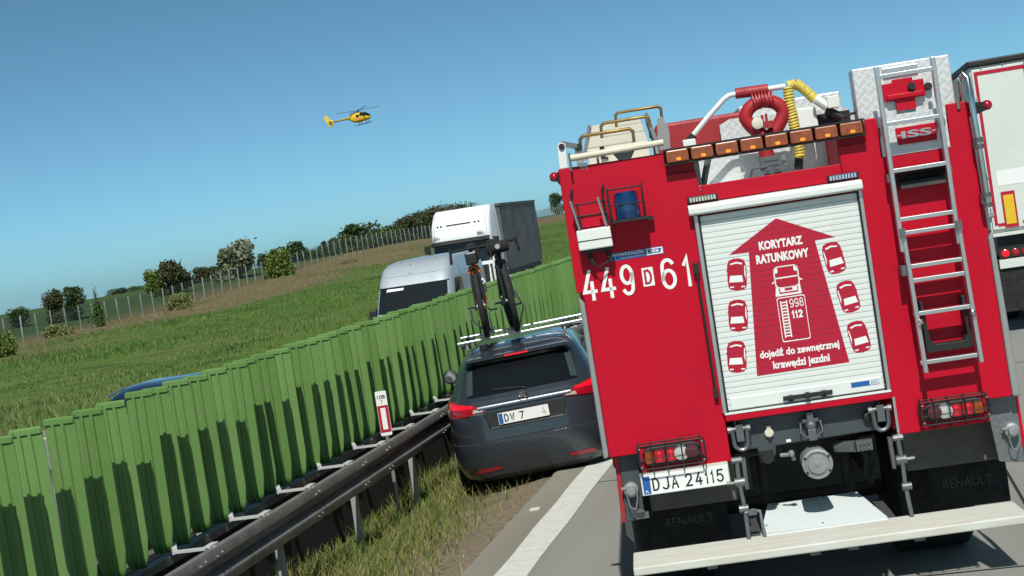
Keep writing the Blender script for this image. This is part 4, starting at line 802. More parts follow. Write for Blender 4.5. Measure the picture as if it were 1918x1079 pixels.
mb = MB().lathe((-.085, .05, 1.035), (0, -1, 0), [(0, .02), (.03, .018), (.04, .01)], 12).tube([(-.085, .03, 1.03), (-.15, .06, 1.03)], .012, 8).cyl((-.08, .05, 1.03), (-.075, .05, .99), .012, 8); mb.build('air_valve', 'galv', ft)
MB().box((-.44, 1.0, .62), (.55, 1.05, 1.28)).build('chassis_cross_member', 'black', ft); MB().box((-.46, .5, 1.29), (.57, 3.3, 1.318)).build('body_floor', 'black', ft)
mb = MB()
for x in (-.42, .38): mb.box((x, .4, .78), (x+.09, 7.2, 1.02))
mb.box((-.32, .9, .8), (.37, 1.0, 1.0)); mb.build('chassis_frame', 'black', ft, kind='stuff')
for mb in (MB().cyl((-.25, .5, .66), (-.25, .5, 1.02), .03, 8), MB().cyl((.28, .5, .66), (.28, .5, 1.0), .035, 8), MB().cyl((-.38, .3, 1.04), (-.12, .3, 1.05), .035, 10), MB().tube([(.35, .38, .98), (.4, .36, .9), (.38, .38, .78)], .018, 6), MB().tube([(.42, .38, 1.0), (.46, .36, .86), (.40, .38, .72)], .016, 6)): mb.build('under_pipe', 'rubber', ft, smooth=50)
# linkage rods down to the platform
for s, u0 in ((-1, -.425), (1, .545)):
    mb = MB(); mb.box((u0-.012+s*.0, -.06, .86 if s < 0 else .93), (u0+.012, -.03, 1.06)); mb.prism([(u0-s*.0+.03*(-s), 1.06), (u0+.055*(-s), 1.06), (u0+.05*(-s), .87), (u0+.03*(-s), .87)], -.05, .0)
    mb.tube([(u0, -.08, 1.05), (u0+.004*s, -.1, .92), (u0-.004*s, -.14, .78), (u0, -.20, .60)], .013, 8); mb.lathe((u0, -.09, .925), (s, 0, 0), [(-.03, .03), (.03, .03)], 12); mb.cyl((u0, -.09, .925), (u0+s*.08, -.09, .928), .012, 8); mb.lathe((u0, -.15, .775), (s, 0, 0), [(-.025, .024), (.03, .024)], 10); mb.lathe((u0-.0, -.08, 1.06), (1, 0, 0), [(-.03, .02), (.03, .02)], 8)
    if s < 0: mb.tube([(u0, -.16, .75), (u0+.05, -.16, .76), (u0+.09, -.17, .752), (u0+.095, -.2, .60)], .012, 8); mb.box((u0+.02, -.18, .735), (u0+.07, -.14, .765))
    mb.build('platform_linkage', 'steel', ft, smooth=40)
# platform and sloped plate
pl = MB().box((-1.125, -.56, .55), (1.15, -.14, .60)).build('rear_platform', 'worn_white', ft, bevel=.008, label='white painted rear platform')
MB().prism([(-.345, 0), (.41, 0), (.30, 1), (-.25, 1)], 0, 1)
mb = MB(); A = [(-.345, -.18, .606), (.405, -.18, .606), (.41, -.13, .607), (.312, .40, .675), (-.252, .40, .675), (-.35, -.13, .607)]
mb.add(A+[(x, y, z-.012) for x, y, z in A], [(0, 1, 2, 3, 4, 5), (11, 10, 9, 8, 7, 6)]+[(i, i+6, (i+1) % 6+6, (i+1) % 6) for i in range(6)]); mb.build('sloping_plate', mat('pale_gloss_plate', (.70, .76, .77), .22, var=.04), ft)
mb = MB()
for u, v, z in ((-.225, .37, .672), (.29, .37, .672), (.03, .36, .671), (.36, .08, .632), (-.30, .0, .622), (.03, -.1, .612), (.1, .37, .672)): mb.lathe((u, v, z), (0, 0, 1), [(0, .008), (.006, .005)], 8)
mb.build('plate_screw', 'steel', ft)
mb = MB()
for x in (-.7, -.1, .12, .5): mb.box((x, -.5, .52), (x+.06, -.2, .5495))
mb.box((-.9, -.15, .5), (.9, -.1, .549)); mb.box((-.40, -.12, .53), (-.34, .45, .6)); mb.box((.40, -.12, .53), (.46, .45, .6)); mb.build('platform_frame', 'steel', ft)
# side boxes, flaps, wheel-arch plates
MB().box((-.985, .3, .745), (-.43, 1.0, 1.03)).build('fuel_locker', 'olive', ft, bevel=.012); MB().box((.625, .3, .775), (1.205, 1.0, 1.055)).build('fuel_locker', 'olive', ft, bevel=.012)
for a, b_ in ((-1.0, -.50), (.79, 1.29)):
    fl = MB().box((a, .6, .44), (b_, .615, .76)).build('mud_flap', 'rubber', ft, bevel=.008); mb = MB(); lettering(mb, 'RENAULT', a+.09, b_-.10, .575, .63, .597, -.01); mb.build('flap_lettering', 'flaptext', fl)
MB().prism([(-1.128, 1.168), (-1.014, 1.168), (-1.03, .75), (-1.145, .745)], .09, .14).build('corner_plate', 'chassis', ft, bevel=.004); MB().prism([(-1.16, 1.165), (-1.13, 1.165), (-1.147, .745), (-1.175, .745)], .1, .9).build('side_skirt', 'red_dull', ft)
MB().prism([(1.118, 1.195), (1.30, 1.19), (1.30, .775), (1.15, .80)], .09, .14).build('corner_plate', 'treadd', ft, bevel=.004); MB().prism([(1.302, 1.19), (1.318, 1.19), (1.322, .775), (1.302, .775)], .1, .9).build('side_skirt', 'red', ft)
for u, z in ((-1.085, .945), (1.245, .985)):
    mb = MB().lathe((u, .08, z), (0, -1, 0), [(-.02, .05), (.03, .045), (.035, .03), (.06, .028), (.062, .01)], 14); mb.tube([(u-.03, .03, z-.03), (u-.02, .03, z-.1), (u+.01, .03, z-.12), (u+.03, .03, z-.06), (u+.035, .03, z)], .004, 6); mb.box((u-.06, .04, z+.01), (u+.0, .06, z+.025)); mb.build('hose_coupling', 'galv', ft, smooth=40)
MB().lathe((-1.05, .08, .79), (0, -1, 0), [(0, .035), (.03, .03)], 10).box((-1.08, .05, .76), (-1.0, .09, .80)).build('tow_eye', 'steel', ft)
# wheels and axles
def wheel(mb, c, r, w, n_=28): mb.lathe((c[0]-w/2, c[1], c[2]), (1, 0, 0), [(0, r*.6), (.02, r*.93), (.05, r), (w-.05, r), (w-.02, r*.93), (w, r*.6)], n_)
for y in (1.55, 6.1):
    for s in (-1, 1):
        mb = MB(); x = .0+s*.88; wheel(mb, (x+.01, y, .5), .5, .56 if y < 3 else .32); wo = mb.build('wheel', 'tyre', ft, smooth=40); MB().lathe((x+.01+s*(.285 if y < 3 else .165), y, .5), (s, 0, 0), [(-.06, .3), (.0, .29), (.0, .2), (.05, .14)], 20).build('rim', 'galv', wo, smooth=40)
    MB().cyl((-.8, y, .5), (.8, y, .5), .09, 12).build('axle', 'black', ft)
# cab
cb = MB().rings([[(x*w, y, z) for x, y in ((-1, 4.0), (1, 4.0), (1, f_), (-1, f_))] for z, w, f_ in ((.6, 1.22, 7.4), (1.4, 1.23, 7.45), (1.9, 1.22, 7.35), (2.75, 1.12, 7.05), (2.85, 1.05, 6.9))]).build('cab', 'red', ft, bevel=.05)
MB().box((-1.0, 3.4, 1.2), (1.0, 4.0, 2.3)).build('cab_back', 'black', ft)
for s in (-1, 1): MB().add([(s*1.224, 5.9, 1.75), (s*1.224, 7.1, 1.75), (s*1.16, 6.85, 2.5), (s*1.16, 5.9, 2.5)], [(0, 1, 2, 3)]).build('side_window', 'glass', cb)
MB().add([(-1.1, 7.40, 1.95), (1.1, 7.40, 1.95), (1.04, 7.13, 2.62), (-1.04, 7.13, 2.62)], [(0, 1, 2, 3)]).build('windscreen', 'glass', cb)
# ================================================================== VEHICLES
def sring(z, w, v0, v1, n_=7, N=72):
    vc, L = (v0+v1)/2, (v1-v0)/2; out = []
    for i in range(N):
        a = 2*PI*(i+.5)/N; c, s = math.cos(a), math.sin(a)
        out.append((w*math.copysign(abs(c)**(2/n_), c), vc+L*math.copysign(abs(s)**(2/n_), s), z))
    return out
class Shell:
    def __init__(s, rows): s.rows = rows            # (z, half width, v rear, v front, exponent)
    def mesh(s): return MB().rings([sring(*r) for r in s.rows])
    def at(s, u, z, off=.004, front=False):
        zs = [r[0] for r in s.rows]; w, v0, v1, n_ = [float(np.interp(z, zs, [r[k] for r in s.rows])) for k in (1, 2, 3, 4)]
        k = (1-min(.9995, abs(u/w))**n_)**(1/n_); vc, L = (v0+v1)/2, (v1-v0)/2
        e = abs(u/w)**6
        return (u+math.copysign(off*e, u), (vc+L*k+off) if front else (vc-L*k-off), z)
    def side(s, v, z, sgn, off=.004):
        zs = [r[0] for r in s.rows]; w, v0, v1, n_ = [float(np.interp(z, zs, [r[k] for r in s.rows])) for k in (1, 2, 3, 4)]
        vc, L = (v0+v1)/2, (v1-v0)/2; k = (1-min(.999, abs((v-vc)/L))**n_)**(1/n_); return (sgn*(w*k+off), v, z)
    def patch(s, q, off=.004, nu=10, nz_=6, front=False, side=0):
        G = []
        for j in range(nz_+1):
            t = j/nz_; row = []
            for i in range(nu+1):
                f = i/nu; a = [(1-t)*((1-f)*q[0][k]+f*q[1][k])+t*((1-f)*q[3][k]+f*q[2][k]) for k in (0, 1)]
                row.append(s.side(a[0], a[1], side, off) if side else s.at(a[0], a[1], off, front))
            G.append(row)
        return MB().grid(G)
# ---- grey estate car on the verge
CAR_O = (-3.45, 16.42, -.075)
car = thing('estate_car', 'dark grey estate car with bicycles on its roof, pulled onto the verge', 'car', CAR_O, (0, R(-2.7), R(9)))
SH = Shell([(.09, .80, .16, 4.70, 6), (.14, .865, .08, 4.8, 6), (.28, .90, .03, 4.86, 7), (.46, .905, .012, 4.88, 7), (.515, .903, .016, 4.88, 7), (.53, .893, .035, 4.88, 7), (.72, .895, .052, 4.86, 7), (.86, .885, .06, 4.75, 7), (.95, .865, .085, 4.55, 7), (.99, .835, .13, 3.95, 6.5), (1.03, .80, .17, 3.55, 6), (1.19, .735, .32, 3.1, 6), (1.305, .68, .45, 2.75, 5.5), (1.335, .655, .44, 2.65, 5), (1.385, .61, .50, 2.5, 5), (1.43, .54, .72, 2.3, 4.5), (1.455, .42, 1.0, 2.05, 4)])
SH.mesh().build('body', 'car', car, smooth=32)
SH.patch([(-.60, 1.0), (.60, 1.0), (.58, 1.305), (-.58, 1.305)], .006, 16, 8).build('rear_window', 'glass', car, smooth=60)
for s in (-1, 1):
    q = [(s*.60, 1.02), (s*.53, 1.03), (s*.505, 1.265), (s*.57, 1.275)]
    SH.patch(q if s < 0 else [q[1], q[0], q[3], q[2]], .009, 4, 6).build('window_glint', mat('painted_window_reflection', (.035, .055, .055), .12), car, smooth=60)  # paler side strips put the window's glint into the colour
    q = [(s*.868, .80), (s*.42, .845), (s*.40, .875), (s*.835, 1.0)]
    if s > 0: q = [q[1], q[0], q[3], q[2]]
    lamp = SH.patch(q, .010, 14, 5).build('tail_lamp', 'redlens', car, smooth=60)
    q = [(s*.82, .90), (s*.56, .90), (s*.54, .925), (s*.80, .972)]
    if s > 0: q = [q[1], q[0], q[3], q[2]]
    SH.patch(q, .014, 10, 3).build('lit_lamp', 'redlit', lamp, smooth=60)
    q = [(s*.56, .842), (s*.445, .85), (s*.45, .875), (s*.55, .878)]
    if s > 0: q = [q[1], q[0], q[3], q[2]]
    SH.patch(q, .0145, 5, 3).build('reversing_lamp', 'clear', lamp, smooth=60)
    q = [(s*.66, .195), (s*.38, .215), (s*.36, .245), (s*.62, .25)]
    if s > 0: q = [q[1], q[0], q[3], q[2]]
    SH.patch(q, .006, 8, 3).build('bumper_reflector', 'redlens', car, smooth=60)
    for k, (a, b_) in enumerate(((.75, 1.45), (1.5, 2.2), (2.25, 2.95))):
        q = [(a+.1, 1.04), (b_+.12, 1.04), (b_-.1 if k == 2 else b_, 1.31), (a+.28 if k == 0 else a, 1.31)]
        SH.patch(q, .005, 6, 4, side=s).build('side_window', 'glass', car, smooth=60)
    mb = MB().tube([(s*.54, .85, 1.445), (s*.555, .95, 1.49), (s*.57, 1.6, 1.50), (s*.55, 2.35, 1.46), (s*.53, 2.45, 1.43)], .016, 8); mb.build('roof_rail', 'alu', car, smooth=50)
    mi = MB().lathe((s*1.0, 2.95, 1.03), (0, 1, 0), [(-.05, .075), (-.045, .09), (.05, .08), (.1, .03)], 16); mo_ = mi.build('door_mirror', 'car', car, smooth=50); mo_.scale = (1.0, 1, 1)
    MB().lathe((s*1.0, 2.895, 1.03), (0, -1, 0), [(0, .072), (.006, .07)], 16).build('mirror_glass', mat('mirror_glass', (.5, .55, .6), .05, .9), mo_); MB().box((min(s*.82, s*.95), 2.96, .985), (max(s*.82, s*.95), 3.02, 1.02)).build('mirror_arm', 'black', mo_)
    for y in (.93, 3.66):
        mb = MB(); wheel(mb, (s*.79, y, .215), .335, .23, 24); wo = mb.build('wheel', 'tyre', car, smooth=40); MB().lathe((s*.905, y, .215), (s, 0, 0), [(-.03, .23), (.0, .22), (-.01, .16), (.01, .05)], 16).build('rim', 'galv', wo, smooth=40)
SH.patch([(-.40, .665), (.385, .665), (.43, .825), (-.44, .825)], .004, 10, 4).build('plate_recess', 'black', car, smooth=60)
mb = MB(); 
for a, b_ in (((-.40, .66), (-.445, .83)), ((.385, .66), (.435, .83))): mb.tube([SH.at(*a, .008), SH.at(*b_, .008)], .008, 6)
mb.tube([SH.at(-.40+.785*i/10, .658, .008) for i in range(11)], .007, 6); mb.build('recess_trim', 'chrome', car)
npc = MB().prism(rrect(-.30, .685, .24, .805, .006), .006, .014).build('number_plate', 'plate', car); npc.location = (0, .0, 0)
MB().sheet(rrect(-.296, .69, -.252, .80, .003), .0045).build('plate_band', 'print_blue', npc); mb = MB(); glyphs(mb, 'DW 7', -.238, .048, .016, .705, .785, .004, .0115); mb.build('plate_lettering', 'print_black', npc)
mb = MB(); glyphs(mb, '4', .165, .045, .01, .705, .785, .004, .008); mb.build('plate_lettering', mat('worn_plate_ink', (.42, .43, .43), .5), npc)
mb = MB(); mb.grid([[SH.at(-.50+1.0*i/20, z+.0, o_) for i in range(21)] for z, o_ in ((.862, .004), (.866, .018), (.888, .022), (.906, .016), (.912, .004))]); mb.build('chrome_strip', 'trimchrome', car, smooth=60)
lg = SH.at(0, .925, .012); MB().lathe((lg[0], lg[1]-.0, lg[2]), (0, -1, 0), [(-.01, .052), (.01, .052), (.014, .046), (.008, .042)], 24).build('badge', 'steel', car, smooth=40)
mb = MB().tube([(lg[0]+.047*math.cos(R(a)), lg[1]-.014, lg[2]+.047*math.sin(R(a))) for a in range(0, 360, 15)], .007, 6, closed=True); mb.tube([(lg[0]-.055, lg[1]-.018, lg[2]+.008), (lg[0]+.01, lg[1]-.018, lg[2]+.012), (lg[0]-.01, lg[1]-.018, lg[2]-.010), (lg[0]+.055, lg[1]-.018, lg[2]-.006)], .006, 6); mb.build('badge_ring', 'chrome', car, smooth=50)
MB().tube([SH.at(.05, 1.0, .015), SH.at(0, 1.02, .02), SH.at(-.30, 1.045, .014)], .008, 6).build('wiper', 'black', car)
MB().prismx([(.36, 1.355), (.40, 1.33), (.60, 1.37), (.60, 1.40), (.42, 1.382)], -.56, .56).build('spoiler', 'car', car, bevel=.01)
MB().box((-.13, .352, 1.355), (.13, .372, 1.372)).build('brake_lamp', 'redlit', car); MB().tube([SH.at(-.885+1.77*i/24, .527, .002) for i in range(25)], .005, 5).build('bumper_seam', 'black', car)
SH.patch([(-.78, .10), (.78, .10), (.70, .15), (-.70, .15)], .005, 12, 2).build('lower_valance', 'black', car, smooth=60)
SH.patch([(-.60, .822), (-.43, .822), (-.43, .828), (-.60, .828)], .006, 4, 1).build('model_badge', 'alu', car)
for y, zz, xl in ((1.0, 1.535, -.66), (1.75, 1.545, -.68)):
    ba = MB().box((xl, y-.035, zz-.014), (.86, y+.035, zz+.016)).build('roof_bar', 'alu', car, bevel=.01); mb = MB()
    for x in (-.57, .57): mb.box((x-.05, y-.045, 1.475), (x+.05, y+.045, zz-.015))
    mb.build('bar_foot', 'black', ba, bevel=.008)
MB().lathe((-.36, .80, 1.47), (0, 0, 1), [(-.03, .05), (.02, .05)], 10).build('aerial_base', 'black', car)
bpy.context.view_layer.update()
# ---- bicycles on the roof, front wheels to the rear
def bicycle(u, v, yawd, frame_m, label, bag, leanx):
    mw = car.matrix_world @ Matrix.Translation((u, v, 1.555)) @ Matrix.Rotation(PI+R(yawd), 4, 'Z') @ Matrix.Rotation(R(leanx), 4, 'Y')
    t = thing('bicycle', label, 'bicycle'); t.matrix_world = mw
    r = .355; wb_ = .515
    for y, nm in ((wb_, 'front_wheel'), (-wb_, 'rear_wheel')):
        mb = MB().tube([(0, y+(r-.022)*math.cos(R(a)), r+.0+(r-.022)*math.sin(R(a))) for a in range(0, 360, 10)], .031, 8, closed=True); wo = mb.build(nm, 'tyre', t, smooth=60)
        mb = MB().tube([(0, y+(r-.052)*math.cos(R(a)), r+(r-.052)*math.sin(R(a))) for a in range(0, 360, 10)], .011, 6, closed=True); mb.build('rim', 'bikeblack', wo, smooth=60)
        mb = MB()
        for k in range(20):
            a = R(k*18); mb.tube([((-1)**k*.02, y+.02*math.cos(a), r+.02*math.sin(a)), (0, y+(r-.06)*math.cos(a), r+(r-.06)*math.sin(a))], .0014, 3, caps=False)
        mb.cyl((-.05, y, r), (.05, y, r), .02, 8); mb.lathe((-.03, y, r), (-1, 0, 0), [(0, .07), (.003, .07)], 18); mb.build('spokes', 'galv', wo)
    mb = MB()
    for s in (-1, 1): mb.tube([(s*.055, wb_, r), (s*.05, wb_-.04, r+.25), (s*.04, wb_-.075, r+.40), (0, wb_-.085, r+.43)], [.013, .016, .018, .02], 8)
    mb.build('fork', 'bikeblack', t, smooth=50); MB().tube([(-.058, wb_-.07, r+.37), (-.035, wb_-.085, r+.435), (.035, wb_-.085, r+.435), (.058, wb_-.07, r+.37)], .026, 8).build('fork_crown', frame_m, t, smooth=50)
    bb, hb, ht, stp = (0, -.08, .29), (0, .425, .78), (0, .395, .92), (0, -.27, .86)
    mb = MB().tube([bb, hb], .024, 8).tube([stp, ht], .018, 8).tube([bb, (0, -.29, .90)], .018, 8).tube([hb, ht], .026, 8)
    for s in (-1, 1): mb.tube([(s*.03, -.1, .29), (s*.06, -wb_, r)], .011, 6).tube([(s*.02, -.26, .80), (s*.06, -wb_, r)], .010, 6)
    mb.build('frame', frame_m, t, smooth=50)
    mb = MB().tube([(0, -.28, .86), (0, -.30, 1.0)], .015, 8); mb.build('seat_post', 'bikeblack', t); MB().rings([[(x*w, y, z+h) for x, h in ((-1, -.02), (-.8, .02), (0, .03), (.8, .02), (1, -.02), (0, -.035))] for y, w, z in ((-.43, .03, 1.02), (-.40, .07, 1.025), (-.30, .06, 1.015), (-.2, .03, 1.01), (-.14, .015, 1.0))]).build('saddle', 'rubber', t, smooth=60)
    mb = MB().tube([ht, (0, .37, .97), (0, .45, 1.0)], .018, 8); bar = [(-.22, .45, 1.0), (.22, .45, 1.0)]
    for s in (-1, 1): mb.tube([(0, .45, 1.0), (s*.19, .45, 1.0), (s*.215, .48, .995), (s*.22, .545, .975), (s*.225, .56, .93), (s*.23, .52, .885), (s*.235, .44, .875)], .0155, 8); mb.tube([(s*.22, .545, .985), (s*.22, .585, 1.03), (s*.22, .59, .98), (s*.222, .585, .88)], .012, 6)
    mb.build('handlebar', 'rubber', t, smooth=50)
    mb = MB().lathe((.06, -.08, .29), (1, 0, 0), [(0, .095), (.004, .095)], 24); mb.tube([(.075, -.08, .29), (.085, .08, .33)], .01, 6); mb.tube([(-.055, -.08, .29), (-.085, -.24, .25)], .01, 6); mb.build('crankset', 'steel', t, smooth=40)
    for a in ((.12, .08, .33), (-.12, -.24, .25)): MB().box((a[0]-.045, a[1]-.03, a[2]-.01), (a[0]+.045, a[1]+.03, a[2]+.012)).build('pedal', 'bikeblack', t)
    if bag: 
        bo2 = MB().lathe((-.125, .53, .955), (1, 0, 0), [(0, .05), (.015, .068), (.235, .068), (.25, .05)], 16).build('handlebar_bag', 'rubber', t, smooth=50)
        MB().lathe((.0, .60, .965), (0, 1, 0), [(-.01, .03), (.01, .028)], 14).build('bag_badge', 'clear', bo2)
    else: MB().box((-.07, .455, .82), (.07, .54, .965)).build('handlebar_bag', 'bikeblack', t, bevel=.02)
    MB().lathe((-.06, .03, .56), (0, .51, .49), [(-.1, .034), (.06, .034), (.07, .02), (.1, .02)], 12).build('bottle', 'print_white', t, smooth=50)
    return t
bicycle(-.335, 1.48, 3, 'orange', 'bicycle with orange fork and frame on the car roof', False, 0)
bicycle(-.02, 1.52, 6, 'bikeblack', 'all black bicycle with a rolled handlebar bag on the car roof', True, 2.5)
for x, lab in ((-.335, 'bicycle tray under the orange bicycle on the car roof'), (-.02, 'bicycle tray under the black bicycle on the car roof')):
    tr_ = MB().prismx([(.85, 1.551), (.85, 1.562), (2.35, 1.572), (2.35, 1.561)], x-.045, x+.045).box((x-.06, .95, 1.563), (x-.046, 1.15, 1.60)).box((x+.046, .95, 1.563), (x+.06, 1.15, 1.60))
    o = tr_.build('bicycle_tray', 'steel', car); MB().tube([(x-.05, 1.9, 1.57), (x-.16, 1.75, 1.72), (x-.15, 1.66, 1.86)] if x < -.2 else [(x+.05, 1.9, 1.57), (x+.14, 1.72, 1.78), (x+.08, 1.6, 1.98)], .012, 8).build('holding_arm', 'alu', o)
# ---- silver van on the opposite carriageway, facing the camera (its nose at local v = 0)
van = thing('van', 'silver high-roofed van standing behind the green screen', 'van', (-10.13, 36, -.25), (0, 0, R(1.5)))
VS = Shell([(.22, .88, .12, 5.6, 7), (.35, .96, .02, 5.75, 7), (.75, .99, .0, 5.8, 8), (.95, .985, .06, 5.8, 8), (1.08, .98, .30, 5.8, 9), (1.16, .975, .70, 5.8, 10), (1.30, .97, .82, 5.8, 10), (1.80, .945, 1.20, 5.78, 10), (2.0, .93, 1.36, 5.75, 9), (2.2, .90, 1.58, 5.7, 8), (2.31, .84, 1.85, 5.6, 7), (2.37, .70, 2.3, 5.3, 6)])
VS.mesh().build('body', 'silver', van, smooth=34)
VS.patch([(-.86, 1.2), (.86, 1.2), (.83, 1.785), (-.83, 1.785)], .01, 16, 8).build('windscreen', 'glassl', van, smooth=60)
MB().tube([VS.at(-.87+1.74*i/16, 1.792, .012) for i in range(17)], .012, 5).build('windscreen_seal', 'black', van)
sv = VS.patch([(-.66, 1.70), (-.25, 1.70), (-.22, 1.75), (-.64, 1.76)], .014, 6, 2).build('sun_visor', 'print_white', van); MB().tube([VS.at(-.1, 2.05, .0), VS.at(-.12, 2.28, .02)], .010, 6).build('aerial', 'black', van)
for s in (-1, 1):
    q = [(1.3, 1.25), (2.3, 1.25), (2.3, 1.80), (1.62, 1.80)]; VS.patch(q, .008, 6, 4, side=s).build('side_window', 'glassl', van, smooth=60)
    MB().box((min(s*1.0, s*1.2), 1.2, 1.0), (max(s*1.0, s*1.2), 1.32, 1.32)).build('door_mirror', 'black', van, bevel=.04); MB().tube([(s*.95, 1.5, 1.15), (s*1.08, 1.3, 1.2)], .03, 6).build('mirror_arm', 'black', van)
    q = [(s*.86, .72), (s*.55, .74), (s*.56, .92), (s*.9, 1.0)]; VS.patch(q if s < 0 else [q[1], q[0], q[3], q[2]], .01, 6, 4).build('headlamp', 'clear', van, smooth=60)
    for y in (.95, 4.6):
        mb = MB(); wheel(mb, (s*.87, y, .34), .34, .24, 22); mb.build('wheel', 'tyre', van, smooth=40)
    mb = MB()
    for z, y0, y1 in ((.6, .4, 5.5), (1.15, 2.4, 5.6)): mb.tube([VS.side(y0+(y1-y0)*i/8, z, s, .0) for i in range(9)], .012, 5)
    mb.tube([VS.side(2.4, .45+1.6*i/6, s, .0) for i in range(7)], .008, 5); mb.build('side_moulding', 'black', van)
MB().tube([VS.at(-.86+1.72*i/16, 2.03, .001) for i in range(17)], .006, 5).build('roof_seam', 'trimgrey', van)
for x in (-.45, .45): MB().tube([(x, 1.95+.4*i, 2.368 if i else 2.345) for i in range(9)], .02, 6).build('roof_rib', 'silver', van, smooth=60)
for x in (-.25, .35): MB().tube([VS.at(x, 1.2, .02), VS.at(x-.28, 1.38, .018), VS.at(x-.5, 1.46, .016)], .012, 5).build('wiper', 'black', van)
VS.patch([(-.5, .55), (.5, .55), (.55, .8), (-.55, .8)], .008, 8, 3).build('grille', 'black', van)
# ---- white articulated lorry further along
lo = thing('lorry', 'white cab lorry with grey tarpaulin trailer behind the van', 'lorry', (-14.62, 61.6, -.25), (0, 0, R(1)))
CS = Shell([(.35, 1.20, .12, 2.2, 8), (.6, 1.25, .0, 2.25, 9), (1.6, 1.25, .0, 2.25, 10), (2.40, 1.24, .06, 2.25, 10), (2.52, 1.23, .02, 2.25, 10), (3.05, 1.22, .16, 2.25, 9), (3.3, 1.2, .36, 2.25, 9), (3.62, 1.17, .80, 2.25, 9), (3.74, 1.13, 1.1, 2.25, 8)])
cab = CS.mesh().build('cab', 'truckwhite', lo, smooth=34)
CS.patch([(-1.14, 1.55), (1.14, 1.55), (1.13, 2.42), (-1.13, 2.42)], .012, 12, 6).build('windscreen', 'glassl', cab, smooth=60); MB().prismx([(-.20, 2.36), (.02, 2.50), (.02, 2.54), (-.24, 2.40)], -1.18, 1.18).build('sun_visor', 'black', cab)
CS.patch([(-.55, 3.10), (.45, 3.10), (.45, 3.16), (-.55, 3.16)], .012, 8, 2).build('roof_slot', 'black', cab); mb = MB()
for x in (-.9, -.76, .62, .78): mb.lathe(CS.at(x, 3.12, .0), (0, -1, 0), [(0, .05), (.03, .04)], 10)
mb.build('roof_lamp', 'black', cab)
for x in (-1.0, .82): 
    mb = MB(); a = CS.at(x, 2.66, .02)
    for k in range(3): mb.tube([(a[0]-.14+.0*k, a[1]-.01, 2.60+k*.07), (a[0]+.02, a[1]-.01, 2.63+k*.06), (a[0]+.16, a[1]-.01, 2.60+k*.045)], .014, 5)
    mb.build('cab_emblem', 'steel', cab)
for s in (-1, 1):
    CS.patch([(.35, 1.6), (1.35, 1.6), (1.35, 2.35), (.5, 2.35)], .01, 5, 4, side=s).build('side_window', 'glass', cab)
    MB().box((min(s*1.30, s*1.52), .0, 1.7), (max(s*1.30, s*1.52), .14, 2.45)).tube([(s*1.22, .2, 2.45), (s*1.4, .07, 2.42)], .025, 6).build('mirror', 'black', cab, bevel=.03)
    for y in (.9, 8.2, 9.5):
        mb = MB(); wheel(mb, (s*1.02, y, .5), .5, .34, 22); mb.build('wheel', 'tyre', lo, smooth=40)
CS.patch([(-1.1, .7), (1.1, .7), (1.1, 1.4), (-1.1, 1.4)], .01, 8, 3).build('grille', 'black', cab)
for s in (-1, 1):
    MB().tube([CS.at(s*1.06, 2.5+1.1*i/8, .002) for i in range(9)], .010, 5).build('cab_seam', 'steel', cab); MB().tube([CS.side(1.45, 1.0+2.5*i/6, s, .001) for i in range(7)], .012, 5).build('cab_seam', 'steel', cab)
MB().tube([CS.at(-1.15+2.3*i/16, 2.98, .002) for i in range(17)], .008, 5).build('cab_seam', 'steel', cab)
tl = MB(); N = 34; G = [[], []]
tl.box((-1.25, 2.5, .95), (1.25, 11.2, 3.70)); trl = tl.build('trailer_body', 'tarp', lo, bevel=.05)
mb = MB(); G = []
for j, z in enumerate(np.linspace(.98, 3.62, 8)): G.append([(1.262+.02*math.sin(i*.55)*math.sin(PI*j/7), 2.55+i*8.6/60, z) for i in range(61)])
mb.grid(G); mb.build('side_curtain', 'tarp', trl, smooth=70); MB().box((-1.27, 2.45, 3.64), (1.285, 11.25, 3.74)).build('roof_frame', mat('tarp_roof', (.09, .095, .10), .6), trl); MB().box((-1.2, 2.3, .75), (1.2, 11, .95)).build('trailer_chassis', 'black', lo)
# ---- blue car behind the screen
bc = thing('car', 'dark blue car whose roof shows over the green screen', 'car', (-9.75, 19.1, -.33), (0, 0, R(1)))
BS = Shell([(.2, .82, .12, 4.4, 6), (.35, .88, .02, 4.5, 7), (.7, .90, .0, 4.5, 7), (.92, .88, .25, 4.45, 7), (1.0, .84, .95, 4.3, 6), (1.25, .74, 1.45, 4.0, 6), (1.42, .65, 1.82, 3.65, 5), (1.49, .56, 2.1, 3.4, 4.5), (1.52, .42, 2.4, 3.1, 4)])
BS.mesh().build('body', 'bluecar', bc, smooth=32); BS.patch([(-.72, 1.03), (.72, 1.03), (.6, 1.40), (-.6, 1.40)], .008, 10, 5).build('windscreen', 'glassl', bc, smooth=60)
for s in (-1, 1):
    BS.patch([(1.35, 1.03), (3.6, 1.03), (3.3, 1.36), (1.85, 1.36)], .006, 10, 4, side=s).build('side_window', 'glass', bc, smooth=60); MB().tube([(s*.60, 1.8, 1.44), (s*.585, 2.3, 1.49), (s*.57, 3.2, 1.48)], .014, 6).build('roof_rail', 'alu', bc)
    for y in (.85, 3.5):
        mb = MB(); wheel(mb, (s*.78, y, .32), .32, .22, 22); mb.build('wheel', 'tyre', bc, smooth=40)
